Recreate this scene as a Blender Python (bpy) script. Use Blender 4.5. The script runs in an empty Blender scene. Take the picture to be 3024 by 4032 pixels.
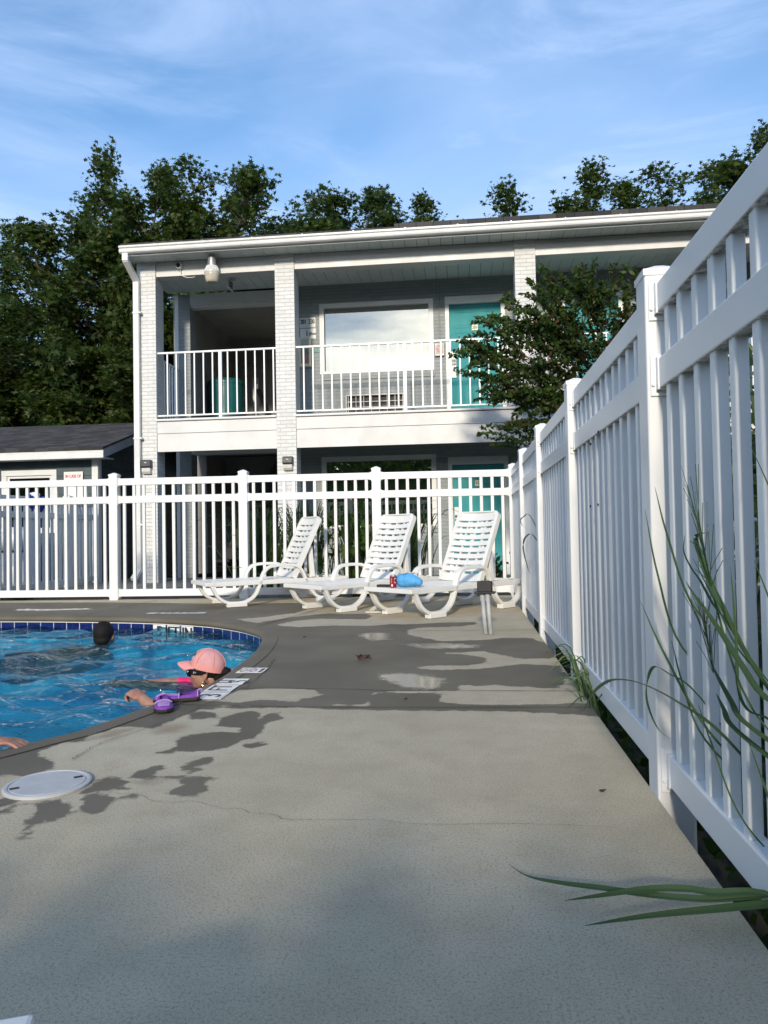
import bpy, bmesh, math, random
import numpy as np
from mathutils import Vector, Matrix, Quaternion
from math import sin, cos, pi, radians as rad
random.seed(7); np.random.seed(7)
SC = bpy.context.scene
COL = SC.collection

# ------------------------------------------------------------------ camera
CH = 0.8293
cd = bpy.data.cameras.new('camera'); cam = bpy.data.objects.new('camera', cd); COL.objects.link(cam)
cd.sensor_fit = 'HORIZONTAL'; cd.sensor_width = 36.0; cd.lens = 2877.0/3024.0*36.0
cd.clip_start = 0.02; cd.clip_end = 2000
PITCH, ROLL, YAW = rad(1.5), rad(-1.02), rad(-6.18)
fw = Vector((sin(YAW)*cos(PITCH), cos(YAW)*cos(PITCH), sin(PITCH)))
rt = Vector((cos(YAW), -sin(YAW), 0)); up = rt.cross(fw)
r2 = rt*cos(ROLL)+up*sin(ROLL); u2 = up*cos(ROLL)-rt*sin(ROLL)
cam.matrix_world = Matrix(((r2.x,u2.x,-fw.x,0),(r2.y,u2.y,-fw.y,0),(r2.z,u2.z,-fw.z,CH),(0,0,0,1)))
SC.camera = cam

# ------------------------------------------------------------------ light
SUN_EL, SUN_FROM = rad(20.0), rad(-178.0)      # sun stands behind the camera, a little to the left
SUN_STRENGTH, SUN_ANGLE, SKY_STRENGTH, EXPOSURE = 3.2, rad(5.0), 0.15, 0.28
sd = bpy.data.lights.new('sun', 'SUN'); sun = bpy.data.objects.new('sun', sd); COL.objects.link(sun)
sd.energy = SUN_STRENGTH; sd.angle = SUN_ANGLE; sd.color = (1.0, 0.90, 0.75)
to_sun = Vector((sin(SUN_FROM)*cos(SUN_EL), cos(SUN_FROM)*cos(SUN_EL), sin(SUN_EL)))
sun.rotation_euler = to_sun.to_track_quat('Z', 'Y').to_euler()
sun.location = (-4, -12, 8)
W = bpy.data.worlds.new('World'); SC.world = W; W.use_nodes = True
wn, wl = W.node_tree.nodes, W.node_tree.links
wn.clear()
wo = wn.new('ShaderNodeOutputWorld'); wb = wn.new('ShaderNodeBackground'); wb.inputs['Strength'].default_value = SKY_STRENGTH
sky = wn.new('ShaderNodeTexSky'); sky.sky_type = 'NISHITA'; sky.sun_disc = False
sky.sun_elevation = SUN_EL; sky.sun_rotation = SUN_FROM
sky.air_density = 1.0; sky.dust_density = 0.6; sky.ozone_density = 1.6
tc = wn.new('ShaderNodeTexCoord')
def wnoise(scale_vec, rotz, scale, detail, rough, dist, lo, hi, loc=(0,0,0)):
    mp = wn.new('ShaderNodeMapping'); mp.inputs['Scale'].default_value = scale_vec; mp.inputs['Rotation'].default_value = rotz
    mp.inputs['Location'].default_value = loc
    wl.new(tc.outputs['Generated'], mp.inputs['Vector'])
    n = wn.new('ShaderNodeTexNoise'); n.inputs['Scale'].default_value = scale; n.inputs['Detail'].default_value = detail
    n.inputs['Roughness'].default_value = rough; n.inputs['Distortion'].default_value = dist
    wl.new(mp.outputs['Vector'], n.inputs['Vector'])
    r = wn.new('ShaderNodeMapRange'); r.inputs['From Min'].default_value = lo; r.inputs['From Max'].default_value = hi
    r.interpolation_type = 'SMOOTHSTEP'
    wl.new(n.outputs['Fac'], r.inputs['Value']); return r.outputs['Result']
veil = wnoise((1.0,1.0,2.6), (0.0,0.25,0.1), 1.3, 6, 0.5, 0.8, 0.22, 0.80, (0.6,0.1,0.35))
wisp = wnoise((1.0,1.0,4.2), (0.0,-0.22,0.0), 2.0, 9, 0.6, 1.6, 0.42, 0.85, (0.35,0.0,0.2))
m1 = wn.new('ShaderNodeMath'); m1.operation = 'MULTIPLY_ADD'; wl.new(veil, m1.inputs[0]); m1.inputs[1].default_value = 0.66
m2 = wn.new('ShaderNodeMath'); m2.operation = 'MULTIPLY'; wl.new(wisp, m2.inputs[0]); m2.inputs[1].default_value = 0.50
m3 = wn.new('ShaderNodeMath'); m3.operation = 'ADD'; m3.inputs[1].default_value = 0.02; wl.new(m2.outputs[0], m3.inputs[0]); wl.new(m3.outputs[0], m1.inputs[2])
# the thicker cloud deck that stands in the west, behind the camera
sx = wn.new('ShaderNodeSeparateXYZ'); wl.new(tc.outputs['Generated'], sx.inputs[0])
bk = wn.new('ShaderNodeMapRange'); bk.inputs['From Min'].default_value = 0.15; bk.inputs['From Max'].default_value = -0.7
wl.new(sx.outputs['Y'], bk.inputs['Value'])
lump = wnoise((1,1,2.0), (0,0,0), 2.6, 8, 0.55, 0.4, 0.30, 0.62, (3.1,1.0,0))
mb = wn.new('ShaderNodeMath'); mb.operation = 'MULTIPLY'; wl.new(bk.outputs['Result'], mb.inputs[0]); wl.new(lump, mb.inputs[1])
mm = wn.new('ShaderNodeMath'); mm.operation = 'MAXIMUM'; mm.use_clamp = True; wl.new(m1.outputs[0], mm.inputs[0]); wl.new(mb.outputs[0], mm.inputs[1])
hsv = wn.new('ShaderNodeHueSaturation'); hsv.inputs["Saturation"].default_value = 1.28; hsv.inputs['Value'].default_value = 1.25
wl.new(sky.outputs['Color'], hsv.inputs['Color'])
mix = wn.new('ShaderNodeMix'); mix.data_type = 'RGBA'
wl.new(mm.outputs[0], mix.inputs['Factor']); wl.new(hsv.outputs['Color'], mix.inputs['A'])
mix.inputs['B'].default_value = (3.5, 4.6, 6.7, 1)
wl.new(mix.outputs['Result'], wb.inputs['Color']); wl.new(wb.outputs[0], wo.inputs['Surface'])
SC.view_settings.view_transform = 'Standard'; SC.view_settings.look = 'None'
SC.view_settings.exposure = EXPOSURE; SC.view_settings.gamma = 1.0
try:
    SC.cycles.max_bounces = 8; SC.cycles.transparent_max_bounces = 12; SC.cycles.sample_clamp_indirect = 4.0
    SC.cycles.caustics_refractive = False; SC.cycles.caustics_reflective = False
except Exception: pass

# ------------------------------------------------------------------ helpers
def tag(o, label=None, cat=None, group=None, kind=None):
    if label: o['label'] = label
    if cat: o['category'] = cat
    if group: o['group'] = group
    if kind: o['kind'] = kind
    return o
def empty(name, loc=(0,0,0), rz=0, label=None, cat=None, group=None):
    o = bpy.data.objects.new(name, None); COL.objects.link(o); o.empty_display_size = 0.1
    o.location = loc; o.rotation_euler = (0,0,rz)
    return tag(o, label, cat, group)
def adopt(o, parent):
    """parent o, whose mesh is written in world coordinates, without moving it"""
    if parent is None: return o
    o.parent = parent
    # part meshes sit at the world origin, so only an Empty's own placement is undone
    m = Matrix.LocRotScale(parent.location, parent.rotation_euler, parent.scale) if parent.type == 'EMPTY' else Matrix.Identity(4)
    o.matrix_parent_inverse = m.inverted()
    return o
def link(name, me, mat=None, parent=None, world=True):
    o = bpy.data.objects.new(name, me); COL.objects.link(o)
    if mat is not None:
        for mm_ in (mat if isinstance(mat, (list, tuple)) else [mat]): me.materials.append(mm_)
    if parent is not None:
        if world: adopt(o, parent)
        else: o.parent = parent
    return o
class MB:
    def __init__(s): s.v = []; s.f = []; s.m = []; s.cur = 0
    def add(s, vs, fs):
        b = len(s.v); s.v += [tuple(p) for p in vs]; s.f += [tuple(i+b for i in f) for f in fs]; s.m += [s.cur]*len(fs); return s
    def box(s, x0,x1,y0,y1,z0,z1, T=None):
        vs = [Vector((x,y,z)) for x in (x0,x1) for y in (y0,y1) for z in (z0,z1)]
        if T is not None: vs = [T @ v for v in vs]
        return s.add(vs, [(0,1,3,2),(4,6,7,5),(0,4,5,1),(2,3,7,6),(0,2,6,4),(1,5,7,3)])
    def prism(s, poly, axis, a, b):
        """polygon (list of 2D) extruded along axis between a and b"""
        n = len(poly)
        def P(p, t):
            return {'x':(t,p[0],p[1]), 'y':(p[0],t,p[1]), 'z':(p[0],p[1],t)}[axis]
        vs = [P(p,a) for p in poly]+[P(p,b) for p in poly]
        fs = [tuple(range(n))[::-1], tuple(range(n,2*n))]+[(i,(i+1)%n,n+(i+1)%n,n+i) for i in range(n)]
        return s.add(vs, fs)
    def tube(s, pts, r, n=8, caps=True, flat=1.0):
        pts = [Vector(p) for p in pts]; k = len(pts)
        rs = r if isinstance(r, (list, tuple)) else [r]*k
        vs = []; prev = None
        for i, p in enumerate(pts):
            t = (pts[min(i+1,k-1)]-pts[max(i-1,0)]).normalized()
            if prev is None:
                a = Vector((0,0,1)) if abs(t.z) < 0.9 else Vector((1,0,0))
                nrm = (a - t*a.dot(t)).normalized()
            else:
                nrm = (prev - t*prev.dot(t)).normalized()
            prev = nrm; bi = t.cross(nrm)
            for j in range(n):
                an = 2*pi*j/n; vs.append(p + nrm*(rs[i]*cos(an)*flat) + bi*(rs[i]*sin(an)))
        fs = [(i*n+j, i*n+(j+1)%n, (i+1)*n+(j+1)%n, (i+1)*n+j) for i in range(k-1) for j in range(n)]
        if caps: fs += [tuple(range(n))[::-1], tuple(range((k-1)*n, k*n))]
        return s.add(vs, fs)
    def lathe(s, prof, c=(0,0,0), n=24, T=None):
        vs = []; k = len(prof)
        for r, z in prof:
            for j in range(n):
                an = 2*pi*j/n; v = Vector((r*cos(an), r*sin(an), z))
                if T is not None: v = T @ v
                vs.append(v+Vector(c))
        fs = [(i*n+j, i*n+(j+1)%n, (i+1)*n+(j+1)%n, (i+1)*n+j) for i in range(k-1) for j in range(n)]
        fs += [tuple(range(n))[::-1], tuple(range((k-1)*n, k*n))]
        return s.add(vs, fs)
    def ball(s, c, r, n=14, T=None):
        r = (r,r,r) if isinstance(r,(int,float)) else r
        vs = []; k = n//2+1
        for i in range(1,k):
            th = pi*i/k
            for j in range(n):
                ph = 2*pi*j/n; v = Vector((r[0]*sin(th)*cos(ph), r[1]*sin(th)*sin(ph), r[2]*cos(th)))
                if T is not None: v = T @ v
                vs.append(v+Vector(c))
        top = Vector((0,0,r[2])); bot = Vector((0,0,-r[2]))
        if T is not None: top = T@top; bot = T@bot
        vs += [top+Vector(c), bot+Vector(c)]; a = (k-1)*n
        fs = [(i*n+j, (i+1)*n+j, (i+1)*n+(j+1)%n, i*n+(j+1)%n) for i in range(k-2) for j in range(n)]
        fs += [(a, j, (j+1)%n) for j in range(n)] + [(a+1, (k-2)*n+(j+1)%n, (k-2)*n+j) for j in range(n)]
        return s.add(vs, fs)
    def strap(s, path, y0, y1, th):
        """a bent strip: side-view path (x,z), lying between y0 and y1, th thick"""
        k = len(path); vs = []
        for i in range(k):
            a = path[max(i-1,0)]; b = path[min(i+1,k-1)]
            tx, tz = b[0]-a[0], b[1]-a[1]; l = math.hypot(tx,tz) or 1
            nx, nz = -tz/l*th/2, tx/l*th/2; x, z = path[i]
            vs += [(x+nx,y0,z+nz),(x+nx,y1,z+nz),(x-nx,y1,z-nz),(x-nx,y0,z-nz)]
        fs = [(i*4+j, i*4+(j+1)%4, i*4+4+(j+1)%4, i*4+4+j) for i in range(k-1) for j in range(4)]
        fs += [(3,2,1,0), tuple(range(4*k-4,4*k))]
        return s.add(vs, fs)
    def quad(s, a,b,c,d): return s.add([a,b,c,d], [(0,1,2,3)])
    def mesh(s, name='m', smooth=False, fixn=True):
        me = bpy.data.meshes.new(name); me.from_pydata([tuple(v) for v in s.v], [], s.f)
        if any(s.m): me.polygons.foreach_set('material_index', s.m)
        if fixn:
            bm = bmesh.new(); bm.from_mesh(me); bmesh.ops.recalc_face_normals(bm, faces=bm.faces); bm.to_mesh(me); bm.free()
        if smooth: me.polygons.foreach_set('use_smooth', [True]*len(me.polygons))
        me.update(); return me
    def build(s, name, mat, parent=None, bevel=0, smooth=False, world=True, seg=2, fixn=True):
        o = link(name, s.mesh(name, smooth, fixn), mat, parent, world)
        if bevel:
            b = o.modifiers.new('bevel','BEVEL'); b.width = bevel; b.segments = seg; b.limit_method = 'ANGLE'; b.angle_limit = rad(40)
        return o
def spline(pts, n=8):
    """Catmull-Rom through pts"""
    P = [np.array(p, float) for p in pts]; P = [2*P[0]-P[1]]+P+[2*P[-1]-P[-2]]
    out = []
    for i in range(1, len(P)-2):
        for j in range(n):
            t = j/n
            out.append(0.5*((2*P[i])+(-P[i-1]+P[i+1])*t+(2*P[i-1]-5*P[i]+4*P[i+1]-P[i+2])*t*t+(-P[i-1]+3*P[i]-3*P[i+1]+P[i+2])*t**3))
    out.append(P[-2]); return [tuple(float(c) for c in p) for p in out]
def np_polys(name, V):
    """V: (N,k,3) array -> mesh of N k-gons"""
    N, k, _ = V.shape; me = bpy.data.meshes.new(name)
    me.vertices.add(N*k); me.vertices.foreach_set('co', V.reshape(-1).astype(np.float32))
    me.loops.add(N*k); me.loops.foreach_set('vertex_index', np.arange(N*k, dtype=np.int32))
    me.polygons.add(N); me.polygons.foreach_set('loop_start', np.arange(0,N*k,k,dtype=np.int32))
    me.polygons.foreach_set('loop_total', np.full(N,k,dtype=np.int32))
    me.update(calc_edges=True); return me
_dg = [None]
def text_mesh(body, size, depth=0.0015, sx_=1.0, align='CENTER'):
    c = bpy.data.curves.new('lettering', 'FONT'); c.body = body; c.size = size; c.extrude = depth; c.align_x = align; c.align_y = 'CENTER'
    c.resolution_u = 3
    o = bpy.data.objects.new('lettering', c); COL.objects.link(o)
    dg = bpy.context.evaluated_depsgraph_get(); dg.update()
    me = bpy.data.meshes.new_from_object(o.evaluated_get(dg))
    bpy.data.objects.remove(o); bpy.data.curves.remove(c)
    me.transform(Matrix.Diagonal((sx_,1,1,1))); return me
def lettering(body, size, loc, mat, parent, rot=(pi/2,0,0), sx_=1.0, bold=0.0, name='lettering'):
    me = text_mesh(body, size, sx_=sx_)
    if bold:
        # thicken strokes: a second copy pushed sideways a hair
        a = me.copy(); b = me.copy(); a.transform(Matrix.Translation((bold,0,0.0004))); b.transform(Matrix.Translation((-bold,0,-0.0004)))
        bm = bmesh.new(); bm.from_mesh(me); bm.from_mesh(a); bm.from_mesh(b); bm.to_mesh(me); bm.free()
    from mathutils import Euler
    me.transform(Matrix.Translation(loc) @ Euler(rot).to_matrix().to_4x4())
    return link(name, me, mat, parent)

# ------------------------------------------------------------------ materials
class NT:
    def __init__(s, name):
        s.mat = bpy.data.materials.new(name); s.mat.use_nodes = True; s.t = s.mat.node_tree; s.t.nodes.clear()
        s.out = s.n('OutputMaterial')
    def n(s, typ, **kw):
        x = s.t.nodes.new('ShaderNode'+typ)
        for k, v in kw.items():
            if hasattr(x, k) and k not in ('Scale',): setattr(x, k, v)
            else: x.inputs[k].default_value = v
        return x
    def l(s, a, b): s.t.links.new(a, b)
    def val(s, x, sock):
        if isinstance(x, (int, float)): sock.default_value = x
        elif isinstance(x, (tuple, list)): sock.default_value = tuple(x)+((1,) if len(x) == 3 and sock.type == 'RGBA' else ())
        else: s.l(x, sock)
    def math(s, op, a, b=0.0, clamp=False):
        m = s.n('Math'); m.operation = op; m.use_clamp = clamp; s.val(a, m.inputs[0]); s.val(b, m.inputs[1]); return m.outputs[0]
    def mix(s, f, a, b):
        m = s.n('Mix'); m.data_type = 'RGBA'; s.val(f, m.inputs['Factor']); s.val(a, m.inputs['A']); s.val(b, m.inputs['B']); return m.outputs['Result']
    def rng(s, x, a, b, c=0.0, d=1.0, smooth=True):
        m = s.n('MapRange'); m.interpolation_type = 'SMOOTHSTEP' if smooth else 'LINEAR'
        s.l(x, m.inputs['Value'])
        for k, v in (('From Min',a),('From Max',b),('To Min',c),('To Max',d)): s.val(v, m.inputs[k])
        return m.outputs['Result']
    def pos(s):
        return s.n('NewGeometry').outputs['Position']
    def noise(s, scale, detail=4, rough=0.55, vec=None, dist=0.0):
        x = s.n('TexNoise'); x.inputs['Scale'].default_value = scale; x.inputs['Detail'].default_value = detail
        x.inputs['Roughness'].default_value = rough; x.inputs['Distortion'].default_value = dist
        s.l(vec if vec is not None else s.pos(), x.inputs['Vector']); return x.outputs['Fac']
    def bump(s, h, strength=0.3, dist=0.01, normal=None):
        b = s.n('Bump'); b.inputs['Strength'].default_value = strength; b.inputs['Distance'].default_value = dist
        s.l(h, b.inputs['Height'])
        if normal is not None: s.l(normal, b.inputs['Normal'])
        return b.outputs['Normal']
    def pbsdf(s, color, rough=0.5, metal=0.0, normal=None, spec=0.5, **kw):
        p = s.n('BsdfPrincipled'); s.val(color, p.inputs['Base Color']); s.val(rough, p.inputs['Roughness']); s.val(metal, p.inputs['Metallic'])
        s.val(spec, p.inputs['Specular IOR Level'])
        for k, v in kw.items(): s.val(v, p.inputs[k.replace('_',' ')])
        if normal is not None: s.l(normal, p.inputs['Normal'])
        return p.outputs[0]
    def done(s, sh): s.l(sh, s.out.inputs['Surface']); return s.mat
def simple(name, c, rough=0.5, var=0.12, scale=6.0, bump=0.0, bscale=200.0, metal=0.0, spec=0.5, var2=None):
    t = NT(name); n = t.noise(scale, 5); c2 = tuple(x*(1-var) for x in c)
    col = t.mix(t.rng(n, 0.3, 0.7), c2, c)
    if var2:
        col = t.mix(t.rng(t.noise(scale*var2[2], 6), var2[3], var2[3]+0.12), col, var2[0])
    rg = t.rng(t.noise(scale*3, 3), 0.3, 0.7, max(0.02, rough-0.08), min(1, rough+0.08))
    nm = t.bump(t.noise(bscale, 3), bump, 0.004) if bump else None
    return t.done(t.pbsdf(col, rg, metal, nm, spec))
M = {}
def fence_vinyl(name, c):
    t = NT(name); g = t.n('NewGeometry'); oi = t.n('ObjectInfo')
    c = t.mix(oi.outputs['Random'], tuple(x*0.93 for x in c), tuple(x*1.03 for x in c))
    col = t.mix(t.math('MULTIPLY', t.rng(t.noise(2.5, 6), 0.35, 0.72), 0.5), c, (0.66,0.655,0.63))
    scf = t.rng(t.noise(38, 7, 0.75), 0.66, 0.74); col = t.mix(t.math('MULTIPLY', scf, 0.35), col, (0.42,0.41,0.37))
    # vertical rain streaks of dust
    mp = t.n('Mapping'); mp.inputs['Scale'].default_value = (60, 60, 2.5); t.l(g.outputs['Position'], mp.inputs['Vector'])
    st = t.rng(t.noise(1.0, 4, vec=mp.outputs['Vector']), 0.60, 0.80)
    col = t.mix(t.math('MULTIPLY', st, 0.22), col, (0.50, 0.48, 0.42))
    # mildew that grows on the undersides of the rails
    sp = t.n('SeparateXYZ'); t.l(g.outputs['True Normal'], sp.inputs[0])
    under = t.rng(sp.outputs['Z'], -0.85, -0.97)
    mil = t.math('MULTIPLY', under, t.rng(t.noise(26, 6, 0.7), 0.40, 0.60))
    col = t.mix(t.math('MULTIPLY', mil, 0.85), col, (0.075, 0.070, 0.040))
    return t.done(t.pbsdf(col, 0.33, 0, t.bump(t.noise(5, 2), 0.05, 0.01), 0.5))
M['vinyl'] = fence_vinyl('white_vinyl', (0.75, 0.75, 0.735))
M['cap'] = simple('vinyl_cap', (0.77,0.77,0.76), 0.32, 0.05)
def brickmat(name, c, mortar, bumps=0.6, scuff=None, cell=(0.205, 0.0655)):
    t = NT(name); g = t.n('NewGeometry'); sp = t.n('SeparateXYZ'); t.l(g.outputs['Position'], sp.inputs[0])
    sn = t.n('SeparateXYZ'); t.l(g.outputs['True Normal'], sn.inputs[0])
    side = t.math('GREATER_THAN', t.math('ABSOLUTE', sn.outputs['X']), 0.6)
    xx = t.math('ADD', t.math('MULTIPLY', sp.outputs['X'], t.math('SUBTRACT', 1.0, side)), t.math('MULTIPLY', sp.outputs['Y'], side))
    cb = t.n('CombineXYZ'); t.l(xx, cb.inputs[0]); t.l(sp.outputs['Z'], cb.inputs[1])
    wob = t.noise(9, 3); wv = t.n('VectorMath'); wv.operation = 'ADD'
    cw = t.n('CombineXYZ'); ww = t.math('MULTIPLY', t.math('SUBTRACT', wob, 0.5), 0.012); t.l(ww, cw.inputs[0]); t.l(ww, cw.inputs[1])
    t.l(cb.outputs[0], wv.inputs[0]); t.l(cw.outputs[0], wv.inputs[1])
    b = t.n('TexBrick'); t.l(wv.outputs[0], b.inputs['Vector'])
    b.inputs['Scale'].default_value = 1.0; b.inputs['Brick Width'].default_value = cell[0]; b.inputs['Row Height'].default_value = cell[1]
    b.inputs['Mortar Size'].default_value = 0.0048; b.inputs['Mortar Smooth'].default_value = 0.35; b.inputs['Bias'].default_value = 0.0
    b.inputs['Color1'].default_value = c+(1,); b.inputs['Color2'].default_value = tuple(x*0.88 for x in c)+(1,); b.inputs['Mortar'].default_value = mortar+(1,)
    col = b.outputs['Color']
    col = t.mix(t.math('MULTIPLY', t.rng(t.noise(3.0, 6), 0.45, 0.75), 0.35), col, tuple(x*0.8 for x in c))
    if scuff:
        sc = t.rng(t.noise(16, 7, 0.75), 0.60, 0.70); col = t.mix(t.math('MULTIPLY', sc, 0.55), col, scuff)
    h = t.math('ADD', t.math('MULTIPLY', b.outputs['Fac'], -1.0), t.math('MULTIPLY', t.noise(70, 4), 0.5))
    return t.done(t.pbsdf(col, 0.6, 0, t.bump(h, bumps, 0.012), 0.3))
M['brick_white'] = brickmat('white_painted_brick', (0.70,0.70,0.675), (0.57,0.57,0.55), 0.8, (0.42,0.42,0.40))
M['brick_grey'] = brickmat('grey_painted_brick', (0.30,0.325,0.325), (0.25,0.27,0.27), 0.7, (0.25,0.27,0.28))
M['brick_lower'] = M['brick_grey']
M['trim_white'] = simple('white_trim_paint', (0.70,0.70,0.68), 0.45, 0.10, 3.0, 0.08, 60, var2=((0.55,0.54,0.50),0,5,0.66))
M['fascia'] = simple('white_fascia_board', (0.66,0.655,0.63), 0.5, 0.10, 1.6, 0.06, 80, var2=((0.60,0.60,0.58),0,4,0.64))
M['soffit'] = simple('soffit_vinyl', (0.60,0.66,0.63), 0.5, 0.1, 2.5)
M['gutter'] = simple('gutter_enamel', (0.74,0.74,0.72), 0.35, 0.14, 2.2, 0, var2=((0.50,0.48,0.44),0,6,0.62))
M['rail_white'] = simple('railing_enamel', (0.82,0.83,0.82), 0.35, 0.06, 8, 0, var2=((0.45,0.40,0.36),0,6,0.70))
M['teal'] = simple('teal_door_paint', (0.045,0.285,0.30), 0.62, 0.10, 2.5, 0.03, 90, spec=0.2)
M['teal_dark'] = simple('dark_teal_plastic', (0.010,0.11,0.115), 0.4, 0.2, 3)
M['breeze'] = simple('stairwell_plaster', (0.38,0.38,0.36), 0.8, 0.2, 1.6, 0.1, 60)
M['door_grey'] = simple('stairwell_door_paint', (0.30,0.31,0.31), 0.6, 0.15, 2)
M['black_metal'] = simple('black_metal', (0.018,0.018,0.02), 0.4, 0.2, 12)
M['dark_lamp'] = simple('bronze_lamp_housing', (0.05,0.05,0.055), 0.45, 0.2, 10)
M['lens'] = simple('frosted_lens', (0.62,0.61,0.56), 0.25, 0.12, 20)
M['galv'] = simple('galvanised_steel', (0.42,0.43,0.43), 0.38, 0.25, 9, 0, metal=0.6)
M['amber_lens'] = simple('yellowed_lens', (0.52,0.48,0.38), 0.3, 0.15, 9)
M['curtain'] = simple('curtain_fabric', (0.36,0.40,0.34), 0.9, 0.22, 1.2)
M['room_dark'] = simple('dark_room', (0.02,0.02,0.02), 0.9, 0.1)
M['curb_white'] = simple('whitewashed_kerb', (0.58,0.58,0.57), 0.8, 0.3, 7, 0.2, 60, var2=((0.30,0.30,0.29),0,3,0.58))
M['sign_white'] = simple('sign_plate', (0.72,0.73,0.70), 0.4, 0.10, 7, var2=((0.52,0.52,0.50),0,2,0.66))
M['sign_pool'] = simple('pool_sign_plate', (0.80,0.79,0.76), 0.35, 0.06, 7)
M['ink'] = simple('black_ink', (0.02,0.02,0.02), 0.5, 0.1)
M['red_ink'] = simple('red_ink', (0.55,0.035,0.035), 0.5, 0.12, 30)
M['cream'] = simple('cream_plate', (0.72,0.66,0.45), 0.4, 0.08)
M['grey_box'] = simple('grey_box', (0.45,0.44,0.41), 0.45, 0.12)
M['red_box'] = simple('faded_red_box', (0.42,0.17,0.15), 0.45, 0.15)
M['green_tape'] = simple('green_tape', (0.02,0.30,0.20), 0.45, 0.15)
M['slate'] = simple('slate_siding_paint', (0.050,0.078,0.088), 0.55, 0.2, 3, 0.15, 40)
M['slate_light'] = M['slate']
M['chair'] = simple('white_resin', (0.73,0.72,0.68), 0.38, 0.07, 5, 0.05, 120, var2=((0.50,0.47,0.40),0,3,0.68))
M['pvc'] = simple('grey_pvc', (0.40,0.41,0.41), 0.5, 0.18, 14, var2=((0.62,0.61,0.58),0,3,0.62))
M['can_red'] = simple('red_can_print', (0.30,0.010,0.014), 0.28, 0.15, 30, metal=0.3)
M['can_metal'] = simple('can_aluminium', (0.62,0.62,0.62), 0.25, 0.1, 30, metal=0.9)
M['can_white'] = simple('can_white_print', (0.75,0.72,0.72), 0.35, 0.05)
M['phone'] = simple('black_leather', (0.010,0.010,0.011), 0.4, 0.2, 60, 0.2, 300)
M['bag'] = simple('sky_blue_cloth', (0.085,0.36,0.68), 0.75, 0.14, 14, 0.25, 50)
M['bag_white'] = simple('white_lace_trim', (0.66,0.64,0.62), 0.8, 0.4, 60)
M['sandal'] = simple('beige_rubber', (0.52,0.48,0.40), 0.6, 0.15, 20)
M['purple'] = simple('purple_mesh_fabric', (0.20,0.045,0.36), 0.7, 0.25, 40, 0.3, 500)
M['lilac'] = simple('lilac_fabric', (0.44,0.26,0.55), 0.7, 0.2, 30, 0.3, 500)
M['black_rubber'] = simple('black_rubber', (0.014,0.014,0.015), 0.55, 0.2, 30)
M['lid'] = simple('white_skimmer_lid', (0.47,0.47,0.46), 0.4, 0.12, 18, 0.05, 150, var2=((0.44,0.45,0.46),0,1.2,0.55))
M['dead_leaf'] = simple('dead_leaf', (0.10,0.042,0.022), 0.8, 0.4, 60)
M['tile_white'] = simple('white_marker_tile', (0.76,0.76,0.74), 0.25, 0.1, 18, var2=((0.50,0.49,0.46),0,3,0.62))
M['marker_black'] = simple('marker_black', (0.025,0.025,0.025), 0.45, 0.2)
M['white_line'] = simple('white_tile_trim', (0.80,0.80,0.78), 0.3, 0.06)
M['worn_paint'] = simple('worn_white_paint', (0.62,0.62,0.60), 0.7, 0.35, 16)
M['bark'] = simple('bark', (0.13,0.115,0.095), 0.9, 0.4, 14, 0.5, 40)
M['bark_dark'] = simple('dark_bark', (0.055,0.045,0.035), 0.9, 0.4, 20, 0.4, 60)
M['blue_towel'] = simple('royal_blue_cloth', (0.012,0.055,0.36), 0.8, 0.2, 20, 0.3, 90)
M['poly_white'] = simple('white_plastic', (0.68,0.69,0.70), 0.4, 0.1, 6)
M['hose'] = simple('dark_hose', (0.02,0.025,0.05), 0.4, 0.1)
M['walk'] = simple('walkway_concrete', (0.26,0.25,0.23), 0.85, 0.3, 3, 0.3, 120)
M['mulch'] = simple('dark_mulch', (0.030,0.024,0.020), 0.95, 0.6, 30, 0.9, 45)
M['soil'] = simple('soil_ground', (0.035,0.035,0.022), 0.95, 0.5, 6, 0.8, 30)
M['pebble'] = simple('dark_speck', (0.02,0.018,0.016), 0.8, 0.2)
M['joint'] = simple('joint_dirt', (0.055,0.050,0.042), 0.9, 0.4, 30)
M['crack'] = simple('crack_dirt', (0.17,0.14,0.10), 0.9, 0.4, 30)
M['duct'] = simple('black_drain_pipe', (0.012,0.013,0.013), 0.5, 0.2)

def leafmat(name, a, b, c=None, rough=0.5, trans=0.35):
    t = NT(name); g = t.n('NewGeometry'); r = g.outputs['Random Per Island']
    col = t.mix(r, a, b)
    col = t.mix(t.math('MULTIPLY', t.rng(t.noise(0.9, 4), 0.38, 0.66), 0.6), col, tuple(x*0.55 for x in a))
    if c: col = t.mix(t.math('GREATER_THAN', t.math('FRACT', t.math('MULTIPLY', r, 7.31)), c[3]), col, c[:3])
    p = t.pbsdf(col, rough, 0, None, 0.22)
    tr = t.n('BsdfTranslucent'); t.val(t.mix(0.5, col, (0.12,0.20,0.02)), tr.inputs['Color'])
    m = t.n('MixShader'); m.inputs[0].default_value = trans; t.l(p, m.inputs[1]); t.l(tr.outputs[0], m.inputs[2])
    return t.done(m.outputs[0])
M['leaf_tree'] = leafmat('sweetgum_leaves', (0.032,0.060,0.013), (0.068,0.100,0.022), (0.10,0.12,0.030,0.88))
M['leaf_tree_b'] = leafmat('maple_leaves', (0.027,0.055,0.016), (0.056,0.090,0.025), (0.09,0.11,0.03,0.92))
M['leaf_crape'] = leafmat('crape_myrtle_leaves', (0.024,0.050,0.011), (0.072,0.120,0.024), (0.085,0.045,0.018,0.88), 0.38)
M['leaf_shrub'] = leafmat('shrub_leaves', (0.018,0.040,0.012), (0.040,0.070,0.018))
M['grass'] = leafmat('ornamental_grass', (0.026,0.060,0.020), (0.055,0.105,0.035), (0.10,0.12,0.045,0.9), 0.42, 0.25)
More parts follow.
